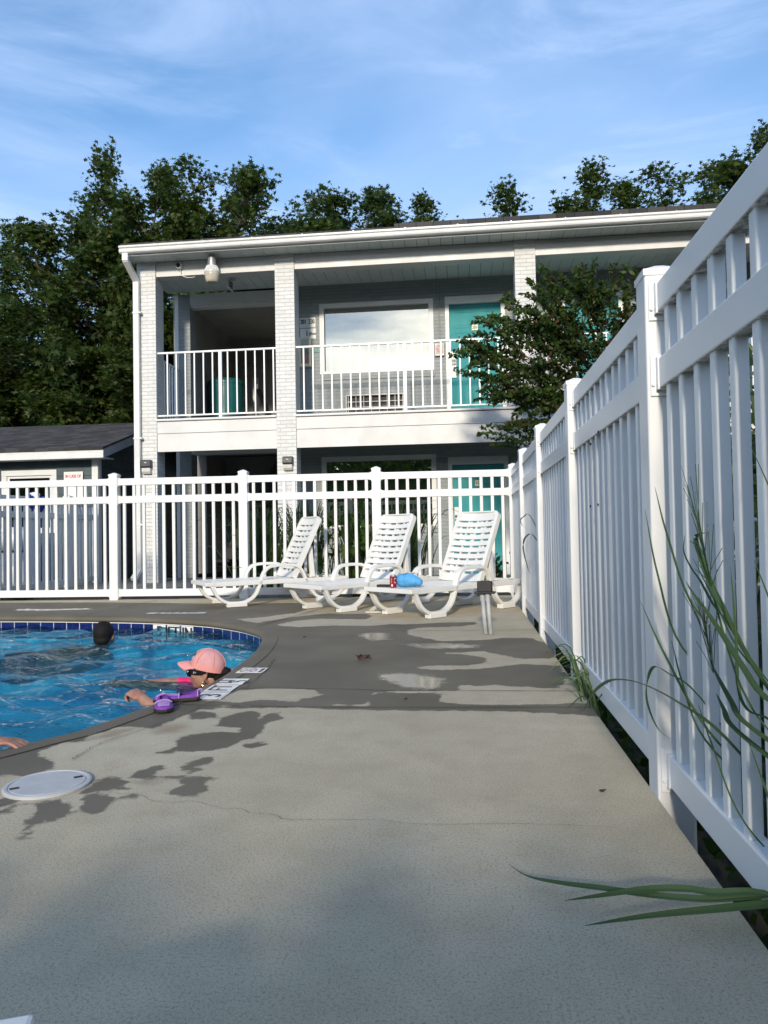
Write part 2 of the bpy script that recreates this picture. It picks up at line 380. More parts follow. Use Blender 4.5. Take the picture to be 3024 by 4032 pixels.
M['grass_near'] = leafmat('green_grass_blade', (0.055,0.110,0.048), (0.090,0.150,0.060), (0.19,0.22,0.08,0.80), 0.4, 0.25)
M['leaf_vine'] = leafmat('young_maple_leaves', (0.055,0.125,0.018), (0.115,0.190,0.030), None, 0.45, 0.4)
M['cover'] = leafmat('ground_cover_leaves', (0.015,0.032,0.010), (0.030,0.058,0.016))

# deck concrete: the wet patches, standing water and rust marks are stored on the mesh
def concrete():
    t = NT('pool_deck_concrete'); p = t.pos()
    def att(n):
        a = t.n('Attribute'); a.attribute_name = n; return a.outputs['Fac']
    big = t.noise(0.9, 6, 0.6); mid = t.noise(6, 5, 0.6); fine = t.noise(150, 3, 0.7); grit = t.noise(420, 2, 0.6)
    c = t.mix(t.rng(big, 0.3, 0.7), (0.43,0.368,0.258), (0.54,0.470,0.345))
    c = t.mix(t.math('MULTIPLY', t.rng(mid, 0.35, 0.75), 0.42), c, (0.34,0.290,0.205))
    c = t.mix(t.math('MULTIPLY', t.rng(fine, 0.48, 0.68), 0.70), c, (0.23,0.195,0.135))
    c = t.mix(t.math('MULTIPLY', t.rng(grit, 0.58, 0.70), 0.75), c, (0.70,0.63,0.50))
    c = t.mix(t.math('MULTIPLY', t.rng(grit, 0.42, 0.32), 0.75), c, (0.145,0.122,0.085))
    # ochre stains by the near right edge
    c = t.mix(t.math('MULTIPLY', t.rng(t.noise(3.4, 6, 0.7), 0.56, 0.74), 0.35), c, (0.34,0.26,0.16))
    edge = t.math('MULTIPLY', t.math('SUBTRACT', t.noise(11, 6, 0.62), 0.5), 0.11)
    wet = t.rng(t.math('ADD', att('wet'), edge), -0.007, 0.011)
    rust = t.math('MULTIPLY', t.rng(t.math('ADD', att('rust'), edge), -0.04, 0.04), 0.55)
    pud = t.rng(t.math('ADD', att('puddle'), t.math('MULTIPLY', t.math('SUBTRACT', t.noise(14, 5, 0.7), 0.5), 0.22)), -0.03, 0.05)
    c = t.mix(rust, c, (0.20,0.14,0.085))
    wc = t.mix(t.rng(t.noise(1.6, 5), 0.3, 0.7), (0.116,0.098,0.068), (0.160,0.138,0.100))
    wc = t.mix(t.math('MULTIPLY', t.rng(fine, 0.50, 0.72), 0.35), wc, (0.075,0.068,0.055))
    c = t.mix(wet, c, wc)
    rough = t.math('ADD', t.math('MULTIPLY', wet, -0.30), 0.92)
    rough = t.math('MAXIMUM', t.math('SUBTRACT', rough, t.math('MULTIPLY', pud, 0.50)), 0.06)
    h = t.math('ADD', t.math('MULTIPLY', fine, 0.6), t.math('MULTIPLY', grit, 0.5))
    b = t.n('Bump'); b.inputs['Distance'].default_value = 0.004; t.l(h, b.inputs['Height'])
    t.l(t.math('MULTIPLY', t.math('SUBTRACT', 1.0, t.math('MULTIPLY', pud, 0.96)), t.math('SUBTRACT', 0.55, t.math('MULTIPLY', wet, 0.25))), b.inputs['Strength'])
    spec = t.math('ADD', 0.22, t.math('MULTIPLY', pud, 0.25))
    return t.done(t.pbsdf(c, rough, 0, b.outputs['Normal'], spec))
M['deck'] = concrete()
def water():
    t = NT('pool_water'); p = t.pos()
    mp = t.n('Mapping'); mp.inputs['Scale'].default_value = (0.75,1.9,1.0); t.l(p, mp.inputs['Vector'])
    h = t.math('ADD', t.noise(7, 3, 0.5, mp.outputs['Vector'], 0.8), t.math('MULTIPLY', t.noise(19, 3, 0.5, mp.outputs['Vector'], 1.2), 0.35))
    nm = t.bump(h, 0.95, 0.055)
    fr = t.n('Fresnel'); fr.inputs['IOR'].default_value = 1.33; t.l(nm, fr.inputs['Normal'])
    gl = t.n('BsdfGlossy'); gl.inputs['Roughness'].default_value = 0.03; t.l(nm, gl.inputs['Normal'])
    tr = t.n('BsdfTransparent'); tr.inputs['Color'].default_value = (0.44,0.89,1.0,1)
    rf = t.n('BsdfRefraction'); rf.inputs['IOR'].default_value = 1.33; rf.inputs['Roughness'].default_value = 0.0
    rf.inputs['Color'].default_value = (0.36,0.84,1.0,1); t.l(nm, rf.inputs['Normal'])
    mx = t.n('MixShader'); mx.inputs[0].default_value = 0.22; t.l(tr.outputs[0], mx.inputs[1]); t.l(rf.outputs[0], mx.inputs[2])
    m2_ = t.n('MixShader'); t.l(fr.outputs[0], m2_.inputs[0]); t.l(mx.outputs[0], m2_.inputs[1]); t.l(gl.outputs[0], m2_.inputs[2])
    return t.done(m2_.outputs[0])
M['water'] = water()
M['basin'] = simple('blue_pool_plaster', (0.22,0.76,0.93), 0.6, 0.12, 2)
def tiles():
    t = NT('cobalt_waterline_tile')
    a = t.n('Attribute'); a.attribute_name = 'along'; f = t.math('FRACT', t.math('DIVIDE', a.outputs['Fac'], 0.152))
    j = t.math('LESS_THAN', f, 0.055); cell = t.math('FLOOR', t.math('DIVIDE', a.outputs['Fac'], 0.152))
    wn_ = t.n('TexWhiteNoise'); wn_.noise_dimensions = '1D'; t.l(cell, wn_.inputs['W'])
    c = t.mix(wn_.outputs['Value'], (0.006,0.012,0.075), (0.010,0.022,0.14))
    c = t.mix(t.math('MULTIPLY', t.rng(t.noise(30, 5), 0.45, 0.7), 0.5), c, (0.016,0.035,0.17))
    c = t.mix(j, c, (0.42,0.43,0.45))
    return t.done(t.pbsdf(c, 0.12, 0, None, 0.6))
M['tile'] = tiles()
def glass(name, tint, refl, rough=0.01):
    t = NT(name); tr = t.n('BsdfTransparent'); tr.inputs['Color'].default_value = tint+(1,)
    gl = t.n('BsdfGlossy'); gl.inputs['Roughness'].default_value = rough; gl.inputs['Color'].default_value = (0.95,0.97,0.93,1)
    gn = t.bump(t.noise(1.3, 2), 0.03, 0.02); t.l(gn, gl.inputs['Normal'])
    m = t.n('MixShader'); m.inputs[0].default_value = refl; t.l(tr.outputs[0], m.inputs[1]); t.l(gl.outputs[0], m.inputs[2])
    return t.done(m.outputs[0])
M['glass'] = glass('window_glass', (0.55,0.62,0.55), 0.36)
M['glass_dark'] = glass('tinted_glass', (0.35,0.45,0.45), 0.35)
def shingles():
    t = NT('asphalt_shingles'); sp = t.n('SeparateXYZ'); t.l(t.pos(), sp.inputs[0])
    cb = t.n('CombineXYZ'); t.l(sp.outputs['X'], cb.inputs[0]); t.l(t.math('MULTIPLY', sp.outputs['Y'], 1.05), cb.inputs[1])
    b = t.n('TexBrick'); t.l(cb.outputs[0], b.inputs['Vector']); b.inputs['Scale'].default_value = 1.0
    b.inputs['Brick Width'].default_value = 0.28; b.inputs['Row Height'].default_value = 0.14; b.inputs['Mortar Size'].default_value = 0.006; b.inputs['Mortar Smooth'].default_value = 0.6
    b.offset_frequency = 2; b.offset = 0.37; b.squash = 0.7; b.squash_frequency = 3
    b.inputs['Color1'].default_value = (0.040,0.040,0.042,1); b.inputs['Color2'].default_value = (0.105,0.102,0.100,1); b.inputs['Mortar'].default_value = (0.018,0.018,0.018,1)
    c = t.mix(t.math('MULTIPLY', t.noise(220, 3, 0.7), 0.5), b.outputs['Color'], (0.03,0.03,0.03))
    h = t.math('ADD', t.math('MULTIPLY', b.outputs['Fac'], -1), t.math('MULTIPLY', t.noise(200, 2), 0.6))
    return t.done(t.pbsdf(c, 0.9, 0, t.bump(h, 0.8, 0.01), 0.2))
M['shingle'] = shingles()
def skinmat(name, a, b):
    t = NT(name); c = t.mix(t.rng(t.noise(16, 5), 0.35, 0.7), a, b)
    return t.done(t.pbsdf(c, 0.45, 0, t.bump(t.noise(160, 3), 0.08, 0.003), 0.45, Subsurface_Weight=0.08, Subsurface_Radius=(0.02,0.008,0.004)))
M['skin'] = skinmat('tanned_skin', (0.36,0.185,0.125), (0.27,0.125,0.085))
M['skin_b'] = skinmat('brown_skin', (0.30,0.165,0.115), (0.23,0.12,0.085))
M['lips'] = simple('lips', (0.33,0.085,0.08), 0.35, 0.1)
M['hair'] = simple('black_hair', (0.010,0.008,0.008), 0.7, 0.3, 60, 0.5, 300, spec=0.2)
M['cap_pink'] = simple('salmon_cotton', (0.72,0.30,0.27), 0.85, 0.10, 20, 0.4, 700)
M['cap_panel'] = simple('faded_rose_panel', (0.62,0.31,0.31), 0.85, 0.12, 20, 0.4, 700)
M['stitch'] = simple('navy_stitching', (0.05,0.06,0.12), 0.8, 0.1)
M['yellow_stitch'] = simple('yellow_stitching', (0.62,0.33,0.12), 0.8, 0.1)
M['sunglass'] = simple('black_glasses', (0.008,0.008,0.009), 0.12, 0.1, spec=0.6)
M['gold'] = simple('gold', (0.75,0.62,0.40), 0.25, 0.1, metal=0.9)
M['hot_pink'] = simple('hot_pink_swimwear', (0.80,0.030,0.17), 0.55, 0.2, 22, 0.25, 90)
M['shorts'] = simple('charcoal_shorts', (0.03,0.032,0.04), 0.7, 0.3, 14)

# ------------------------------------------------------------------ dimensions
XR, YB, SP, SB, PW, AN, FH = 0.5724, 9.1732, 1.7135, 1.7135, 0.112, 0.0289, 1.65

# ------------------------------------------------------------------ pool outline (deck edge), counter-clockwise seen from above
pool_ctrl = [(-1.80,2.70),(-1.715,2.86),(-1.635,3.00),(-1.525,3.40),(-1.435,3.72),(-1.403,4.10),(-1.413,4.46),(-1.445,4.90),(-1.495,5.26),(-1.59,5.72),(-1.70,6.00),
             (-1.86,6.24),(-2.10,6.50),(-2.50,6.80),(-3.18,7.06),(-4.03,7.20),(-4.9,7.26),(-6.0,7.25),(-7.2,7.05),(-8.1,6.4),(-8.6,5.3),(-8.6,3.8),
             (-8.2,2.3),(-7.2,1.2),(-5.8,0.7),(-4.4,0.7),(-3.2,1.15),(-2.35,1.85),(-1.80,2.70)]
pool = [p for p in spline(pool_ctrl, 7)][:-1]
POOL = np.array(pool)
def sdf(pts, poly):
    """signed distance, positive inside"""
    P = np.asarray(pts, float); V = np.asarray(poly, float); n = len(V)
    d = np.full(len(P), 1e9); ins = np.zeros(len(P), bool)
    for i in range(n):
        a = V[i]; b = V[(i+1)%n]; e = b-a; w = P-a
        t = np.clip((w@e)/max(e@e,1e-12), 0, 1); q = w-t[:,None]*e; d = np.minimum(d, (q*q).sum(1))
        c = ((a[1] > P[:,1]) != (b[1] > P[:,1])); 
        if abs(b[1]-a[1]) > 1e-12:
            ins ^= c & (P[:,0] < (b[0]-a[0])*(P[:,1]-a[1])/(b[1]-a[1])+a[0])
    return np.sqrt(d)*np.where(ins, 1, -1)
def offset(poly, d):
    n = len(poly); out = []
    for i in range(n):
        a = np.array(poly[i-1]); b = np.array(poly[(i+1)%n]); t = (b-a)/np.linalg.norm(b-a)
        out.append((poly[i][0]+t[1]*d, poly[i][1]-t[0]*d))   # outline runs counter-clockwise: outward is to the right of travel
    return out
area = 0.5*sum(pool[i][0]*pool[(i+1)%len(pool)][1]-pool[(i+1)%len(pool)][0]*pool[i][1] for i in range(len(pool)))
OUT = 1 if area > 0 else -1
WET = [
 [(-1.26,3.59),(-1.19,3.79),(-1.01,3.86),(-0.77,3.80),(-0.74,3.68),(-0.83,3.61),(-0.84,3.49),(-0.48,3.48),(-0.48,3.73),(-0.41,3.79),(-0.13,3.79),(-0.06,3.81),(-0.02,3.93),(0.16,3.94),(0.37,3.89),(0.48,3.88),(0.57,4.22),(0.55,4.52),(0.35,4.57),(0.19,4.48),(0.09,4.41),(-0.14,4.37),(-0.27,4.40),(-0.31,4.45),(-0.19,4.51),(0.05,4.53),(0.13,4.64),(0.13,4.79),(0.02,4.89),(-0.15,4.96),(0.13,5.04),(0.21,4.90),(0.37,4.74),(0.58,4.78),(0.58,5.40),(0.48,5.66),(0.28,5.67),(0.15,5.56),(-0.17,5.49),(-0.24,5.56),(-0.45,5.85),(-0.49,6.08),(-0.37,6.26),(-0.05,6.32),(0.10,6.48),(0.09,6.63),(-0.20,6.60),(-0.46,6.49),(-0.65,6.50),(-0.87,6.39),(-1.14,6.43),(-1.45,6.33),(-1.70,6.46),(-1.61,6.75),(-1.40,6.94),(-0.93,6.85),(-0.90,7.11),(-1.00,7.32),(-1.38,7.37),(-1.64,7.14),(-1.89,6.73),(-1.95,6.49),(-2.15,6.90),(-2.40,6.85),(-1.9,6.2),(-1.70,5.9),(-1.5,5.0),(-1.48,4.2),(-1.55,3.5)],
 [(-1.55,3.43),(-1.04,3.44),(-0.83,3.47),(-0.47,3.47),(-0.50,3.61),(-0.46,3.75),(-0.17,3.76),(-0.12,3.72),(-0.13,3.56),(-0.01,3.51),(0.29,3.52),(0.47,3.55),(0.60,3.56),(0.60,3.31),(0.37,3.36),(0.08,3.39),(-0.41,3.38),(-0.82,3.42),(-1.02,3.40),(-1.33,3.37)],
 [(-7.5,8.9),(-4.5,8.75),(-2.76,8.45),(-1.92,8.50),(-1.66,7.93),(-1.75,7.43),(-1.99,7.07),(-2.37,6.8),(-3.2,7.0),(-4.9,7.2),(-7.5,7.0)],
 [(-1.84,3.44),(-1.55,3.7),(-1.27,3.54),(-1.12,3.51),(-1.01,3.59),(-0.76,3.52),(-0.65,3.48),(-0.64,3.42),(-0.80,3.44),(-1.05,3.44),(-1.17,3.46),(-1.25,3.44),(-1.26,3.35),(-1.29,3.27),(-1.32,3.14),(-1.35,3.04),(-1.46,3.06),(-1.53,2.99),(-1.58,2.90),(-1.54,2.84),(-1.62,2.80),(-1.65,2.67),(-1.57,2.62),(-1.51,2.58),(-1.48,2.52),(-1.49,2.46),(-1.53,2.42),(-1.62,2.41),(-2.0,2.2),(-2.0,2.68)],
 [(-1.28,3.27),(-1.24,3.34),(-1.15,3.30),(-1.09,3.19),(-1.07,3.31),(-0.99,3.35),(-0.94,3.31),(-0.92,3.19),(-0.92,3.30),(-0.87,3.33),(-0.82,3.21),(-0.88,3.13),(-0.85,3.03),(-0.86,2.99),(-0.85,2.90),(-0.91,2.86),(-0.92,2.77),(-1.05,2.70),(-1.10,2.73),(-1.14,2.68),(-1.18,2.69),(-1.14,2.80),(-1.17,2.91),(-1.15,2.96),(-1.05,3.00),(-0.93,2.98),(-0.97,3.05),(-1.10,3.09),(-1.08,3.15),(-1.13,3.20),(-1.24,3.19)],
 [(-0.88,2.81),(-0.85,2.85),(-0.78,2.87),(-0.76,2.83),(-0.81,2.78),(-0.85,2.77)],
 [(-1.01,2.49),(-1.02,2.56),(-0.99,2.64),(-0.95,2.65),(-0.93,2.59),(-0.96,2.56),(-0.93,2.52),(-0.95,2.48)],
 [(-1.17,2.43),(-1.14,2.50),(-1.12,2.56),(-1.08,2.57),(-1.08,2.53),(-1.10,2.50),(-1.07,2.45),(-1.01,2.44),(-0.92,2.45),(-0.84,2.42),(-0.87,2.38),(-0.83,2.31),(-0.86,2.27),(-0.87,2.24),(-0.91,2.25),(-0.96,2.28),(-0.95,2.32),(-0.94,2.36),(-0.99,2.40),(-1.06,2.40),(-1.13,2.41)],
 [(-1.26,2.26),(-1.25,2.31),(-1.27,2.39),(-1.25,2.44),(-1.20,2.43),(-1.13,2.38),(-1.14,2.34),(-1.10,2.32),(-1.11,2.28),(-1.18,2.29),(-1.22,2.26)],
 [(-1.18,2.14),(-1.22,2.24),(-1.20,2.27),(-1.13,2.24),(-1.06,2.27),(-1.04,2.25),(-1.04,2.21),(-1.06,2.19),(-1.06,2.22),(-1.10,2.21),(-1.11,2.17),(-1.10,2.12),(-1.12,2.10),(-1.16,2.11)],
 [(-1.40,2.15),(-1.35,2.18),(-1.29,2.21),(-1.24,2.17),(-1.22,2.19),(-1.20,2.15),(-1.21,2.13),(-1.19,2.11),(-1.19,2.06),(-1.22,2.04),(-1.25,2.03),(-1.25,1.98),(-1.21,1.95),(-1.20,1.92),(-1.24,1.91),(-1.27,1.98),(-1.30,2.04),(-1.30,2.08),(-1.31,2.12),(-1.35,2.15)],
 [(-1.50,2.18),(-1.47,2.21),(-1.41,2.19),(-1.40,2.14),(-1.36,2.11),(-1.37,2.09),(-1.42,2.08)]]
RUST = [[(-1.33,3.00),(-1.33,3.08),(-1.25,3.10),(-1.19,3.07),(-1.20,3.00),(-1.24,2.96),(-1.30,2.96)],
        [(-1.12,2.37),(-1.08,2.40),(-1.03,2.40),(-1.05,2.36)],
        [(-1.55,2.84),(-1.5,3.03),(-1.42,3.05),(-1.45,2.9)]]
PUDDLE = [[(-0.52,4.20),(-0.41,4.27),(-0.26,4.24),(-0.13,4.12),(-0.12,3.95),(-0.20,3.84),(-0.32,3.87),(-0.44,4.03)],
          [(-0.87,5.86),(-0.75,5.98),(-0.63,5.92),(-0.58,5.57),(-0.72,5.51)],[(-0.45,5.36),(-0.17,5.41),(0.11,5.30),(0.06,5.16),(-0.31,5.16)],
          [(-5.2,8.05),(-4.75,8.0),(-4.30,8.06),(-4.22,7.92),(-4.71,7.80),(-5.11,7.84)]]
def surf_attr(me, xy):
    for nm, polys in (('wet',WET),('rust',RUST),('puddle',PUDDLE)):
        s = np.full(len(xy), -9.0)
        for pl in polys: s = np.maximum(s, sdf(xy, pl))
        if nm == 'wet':   # the splash zone along the pool
            pd = -sdf(xy, POOL); far = np.clip((xy[:,1]-3.5)/0.5, 0, 1)*np.clip((9.0-xy[:,1])/0.4, 0, 1)
            s = np.maximum(s, (0.22*far+0.10*(1-far))-pd)
            s = np.where((xy[:,1] < 2.9) & (xy[:,1] > 2.35) & (pd > 0.05), np.minimum(np.maximum(s,-1), s), s)
        a = me.attributes.new(nm, 'FLOAT', 'POINT'); a.data.foreach_set('value', np.clip(s,-0.3,0.3).astype(np.float32))

# ------------------------------------------------------------------ setting: ground, deck, pool
gx = [-400,-9.2,XR,400]; gy = [-300,-6.0,13.3,700]
g = MB()
for i in range(3):
    for j in range(3):
        if i == 1 and j == 1: continue
        g.quad((gx[i],gy[j],-0.32),(gx[i+1],gy[j],-0.32),(gx[i+1],gy[j+1],-0.32),(gx[i],gy[j+1],-0.32))
tag(g.build('ground', M['soil']), kind='structure')
# deck: fine grid with the pool cut out, straight edge on the right
st = 0.03
xs = np.arange(XR-240*st, XR+1e-6, st); ys = np.arange(-1.5, 9.36, st)
X, Y = np.meshgrid(xs, ys); xy = np.stack([X.ravel(), Y.ravel()], 1)
sd_pool = sdf(xy, POOL).reshape(X.shape)
nxg, nyg = len(xs), len(ys)
ii, jj = np.meshgrid(np.arange(nyg-1), np.arange(nxg-1), indexing='ij')
keep = np.maximum.reduce([sd_pool[:-1,:-1], sd_pool[1:,:-1], sd_pool[:-1,1:], sd_pool[1:,1:]]) < -0.035
# back edge follows the fence
lim = YB+0.10+(X-XR)*math.tan(AN); keep &= (Y < lim)[:-1,:-1]
a = (ii*nxg+jj)[keep]; F = np.stack([a, a+1, a+nxg+1, a+nxg], 1)
me = bpy.data.meshes.new('pool_deck')
nv = len(xy); me.vertices.add(nv); me.vertices.foreach_set('co', np.concatenate([xy, np.zeros((nv,1))], 1).astype(np.float32).ravel())
me.loops.add(F.size); me.loops.foreach_set('vertex_index', F.astype(np.int32).ravel())
me.polygons.add(len(F)); me.polygons.foreach_set('loop_start', np.arange(0,F.size,4,dtype=np.int32)); me.polygons.foreach_set('loop_total', np.full(len(F),4,dtype=np.int32))
me.update(calc_edges=True); surf_attr(me, xy)
bm = bmesh.new(); bm.from_mesh(me); bmesh.ops.delete(bm, geom=[v for v in bm.verts if not v.link_faces], context='VERTS'); bm.to_mesh(me); bm.free()
deck = tag(link('pool_deck', me, M['deck']), kind='structure')
ap = MB()
yb0 = YB+0.10+(-9.2-XR)*math.tan(AN); yb1 = YB+0.10
ap.prism([(-9.2,-6),(XR,-6),(XR,-1.5),(-9.2,-1.5)], 'z', -0.4, 0.0)
ap.quad((-9.2,-1.5,0),(xs[0],-1.5,0),(xs[0],yb0,0),(-9.2,yb0,0))
ap.quad((XR-0.002,-1.5,-0.001),(XR-0.002,yb1,-0.001),(XR-0.002,yb1,-0.42),(XR-0.002,-1.5,-0.42))
ap.quad((-9.2,yb0,-0.003),(XR-0.01,yb1,-0.003),(XR-0.01,yb1,-0.3),(-9.2,yb0,-0.3))
tag(ap.build('deck_slab', M['deck'], fixn=False), kind='structure')
# coping with a rounded nose
prof = [(0.10,0.004),(0.03,0.005),(0.0,0.003),(-0.018,-0.006),(-0.028,-0.020),(-0.028,-0.036),(-0.018,-0.046),(0.010,-0.048)]
rings = [offset(pool, OUT*d) for d, z in prof]; n = len(pool)
V = [(rings[k][i][0], rings[k][i][1], prof[k][1]) for k in range(len(prof)) for i in range(n)]
Fc = [(k*n+i, k*n+(i+1)%n, (k+1)*n+(i+1)%n, (k+1)*n+i) for k in range(len(prof)-1) for i in range(n)]
me = bpy.data.meshes.new('pool_coping'); me.from_pydata(V, [], Fc); me.polygons.foreach_set('use_smooth', [True]*len(Fc))
bm = bmesh.new(); bm.from_mesh(me); bmesh.ops.recalc_face_normals(bm, faces=bm.faces)
if sum(f.normal.z for f in bm.faces) < 0: bmesh.ops.reverse_faces(bm, faces=bm.faces)
bm.to_mesh(me); bm.free()
surf_attr(me, np.array([v[:2] for v in V])); tag(link('pool_coping', me, M['deck']), kind='structure')
def wallstrip(name, z0, z1, off, mat):
    ring = offset(pool, OUT*off); V = []; acc = 0; al = []
    for i in range(n+1):
        p = ring[i % n]
        if i: acc += math.hypot(p[0]-ring[i-1][0], p[1]-ring[i-1][1])
        V += [(p[0],p[1],z0),(p[0],p[1],z1)]; al += [acc,acc]
    me = bpy.data.meshes.new(name); me.from_pydata(V, [], [(2*i,2*i+2,2*i+3,2*i+1) for i in range(n)])
    at = me.attributes.new('along','FLOAT','POINT'); at.data.foreach_set('value', np.array(al, np.float32))
    return tag(link(name, me, mat), kind='structure')
wallstrip('pool_wall_trim', -0.060, -0.040, 0.000, M['white_line'])
wallstrip('pool_wall_tiles', -0.23, -0.060, 0.002, M['tile'])
wallstrip('pool_wall', -0.86, -0.23, 0.004, M['basin'])
b = MB(); b.add([(p[0],p[1],-0.85) for p in offset(pool, OUT*0.05)], [tuple(range(n))]); tag(b.build('pool_floor', M['basin'], fixn=False), kind='structure')
# water surface with a real chop
WZ = -0.125
wxs = np.arange(-8.8, -1.30, 0.030); wys = np.arange(0.5, 7.4, 0.030); WX, WY = np.meshgrid(wxs, wys)
rs = np.random.RandomState(3); H = np.zeros_like(WX)
for k in range(46):
    lam = rs.uniform(0.13, 0.80); th = rs.uniform(0, 2*pi) if k % 4 == 0 else rs.normal(1.75, 0.42); amp = 0.0046*(lam/0.5)**0.85
    ph = rs.uniform(0,2*pi); wob = 0.5*np.sin(WX*rs.uniform(0.8,2.5)+rs.uniform(0,6))+0.5*np.sin(WY*rs.uniform(0.8,2.5)+rs.uniform(0,6))
    s = np.sin((WX*cos(th)+WY*sin(th))*2*pi/lam+ph+wob*1.6); H += amp*(((s+1)/2)**1.7*2-0.9)
H -= H.mean(); H = np.clip(H*1.15, -0.042, 0.048)
wxy = np.stack([WX.ravel(), WY.ravel()],1); ins = (sdf(wxy, POOL) > -0.05).reshape(WX.shape)
nwx, nwy = len(wxs), len(wys); ii, jj = np.meshgrid(np.arange(nwy-1), np.arange(nwx-1), indexing='ij')
kk = ins[:-1,:-1] & ins[1:,:-1] & ins[:-1,1:] & ins[1:,1:]; a = (ii*nwx+jj)[kk]; F = np.stack([a,a+1,a+nwx+1,a+nwx],1)
me = bpy.data.meshes.new('water'); nv = len(wxy); me.vertices.add(nv)
me.vertices.foreach_set('co', np.concatenate([wxy, (H+WZ).reshape(-1,1)],1).astype(np.float32).ravel())
me.loops.add(F.size); me.loops.foreach_set('vertex_index', F.astype(np.int32).ravel()); me.polygons.add(len(F))
me.polygons.foreach_set('loop_start', np.arange(0,F.size,4,dtype=np.int32)); me.polygons.foreach_set('loop_total', np.full(len(F),4,dtype=np.int32))
me.polygons.foreach_set('use_smooth', np.ones(len(F), bool)); me.update(calc_edges=True)
bm = bmesh.new(); bm.from_mesh(me); bmesh.ops.delete(bm, geom=[v for v in bm.verts if not v.link_faces], context='VERTS'); bm.to_mesh(me); bm.free()
tag(link('water', me, M['water']), kind='structure')
# bed, kerb and walkway between the fence and the motel
tag(MB().prism([(-9.2,yb0+0.003),(XR,yb1+0.003),(9.0,yb1+0.25),(9.0,10.9),(-9.2,10.9)], 'z', -0.31, -0.035).build('planting_bed_ground', M['mulch']), kind='structure')
tag(MB().box(-3.30,0.9,9.42,9.57,-0.1,0.042).build('kerb', M['curb_white'], bevel=0.012), kind='structure')
tag(MB().box(-9.2,12.0,10.90,13.60,-0.3,0.0).build('walkway', M['walk']), kind='structure')
# cracks and joints of the deck: thin dirty lines a few millimetres proud
def groove(name, pts, w, mat, z=0.0028, jitter=0.0):
    pts = spline(pts, 6); V = []; k = len(pts)
    for i, p in enumerate(pts):
        a = pts[max(i-1,0)]; b = pts[min(i+1,k-1)]; t = Vector((b[0]-a[0], b[1]-a[1])).normalized()
        ww = w*random.uniform(0.5,1.3); jx = random.uniform(-jitter,jitter); jy = random.uniform(-jitter,jitter)
        V += [(p[0]+jx-t.y*ww/2, p[1]+jy+t.x*ww/2, z),(p[0]+jx+t.y*ww/2, p[1]+jy-t.x*ww/2, z)]
    me = bpy.data.meshes.new(name); me.from_pydata(V, [], [(2*i,2*i+1,2*i+3,2*i+2) for i in range(k-1)])
    return tag(link(name, me, mat), kind='structure')
groove('deck_crack', [(-1.20,2.29),(-1.12,2.26),(-1.05,2.26),(-1.00,2.22),(-0.96,2.20),(-0.90,2.20),(-0.86,2.21),(-0.79,2.19),(-0.74,2.16),(-0.69,2.16),(-0.64,2.13),(-0.57,2.12),(-0.53,2.09),(-0.45,2.09),(-0.30,2.10),(-0.1,2.08),(0.15,2.10),(0.4,2.09)], 0.0016, M['crack'], jitter=0.004)
groove('deck_crack', [(-1.45,2.58),(-1.46,2.62),(-1.46,2.68),(-1.46,2.74),(-1.44,2.85),(-1.42,2.88),(-1.38,2.97),(-1.36,3.04),(-1.32,3.14),(-1.28,3.30),(-1.25,3.50),(-1.20,3.80),(-1.18,3.95),(-1.20,4.25),(-1.215,4.48),(-1.26,4.72)], 0.0036, M['joint'], jitter=0.007, z=0.0065)
groove('deck_joint', [(-1.86,6.34),(-1.66,7.23),(-1.47,8.28),(-1.3,9.1)], 0.010, M['joint'])
groove('deck_joint', [(-1.47,3.46),(-0.82,3.43),(-0.2,3.44),(0.56,3.47)], 0.007, M['joint'])
groove('deck_joint', [(-1.63,6.06),(-0.90,6.05),(-0.2,6.06),(0.56,6.08)], 0.008, M['joint'])
groove('deck_joint', [(-1.20,3.83),(-0.69,3.83),(-0.34,3.79),(-0.06,3.80),(0.56,3.81)], 0.006, M['joint'])
groove('deck_joint', [(-4.0,7.4),(-3.95,8.2),(-3.9,9.0)], 0.010, M['joint'])

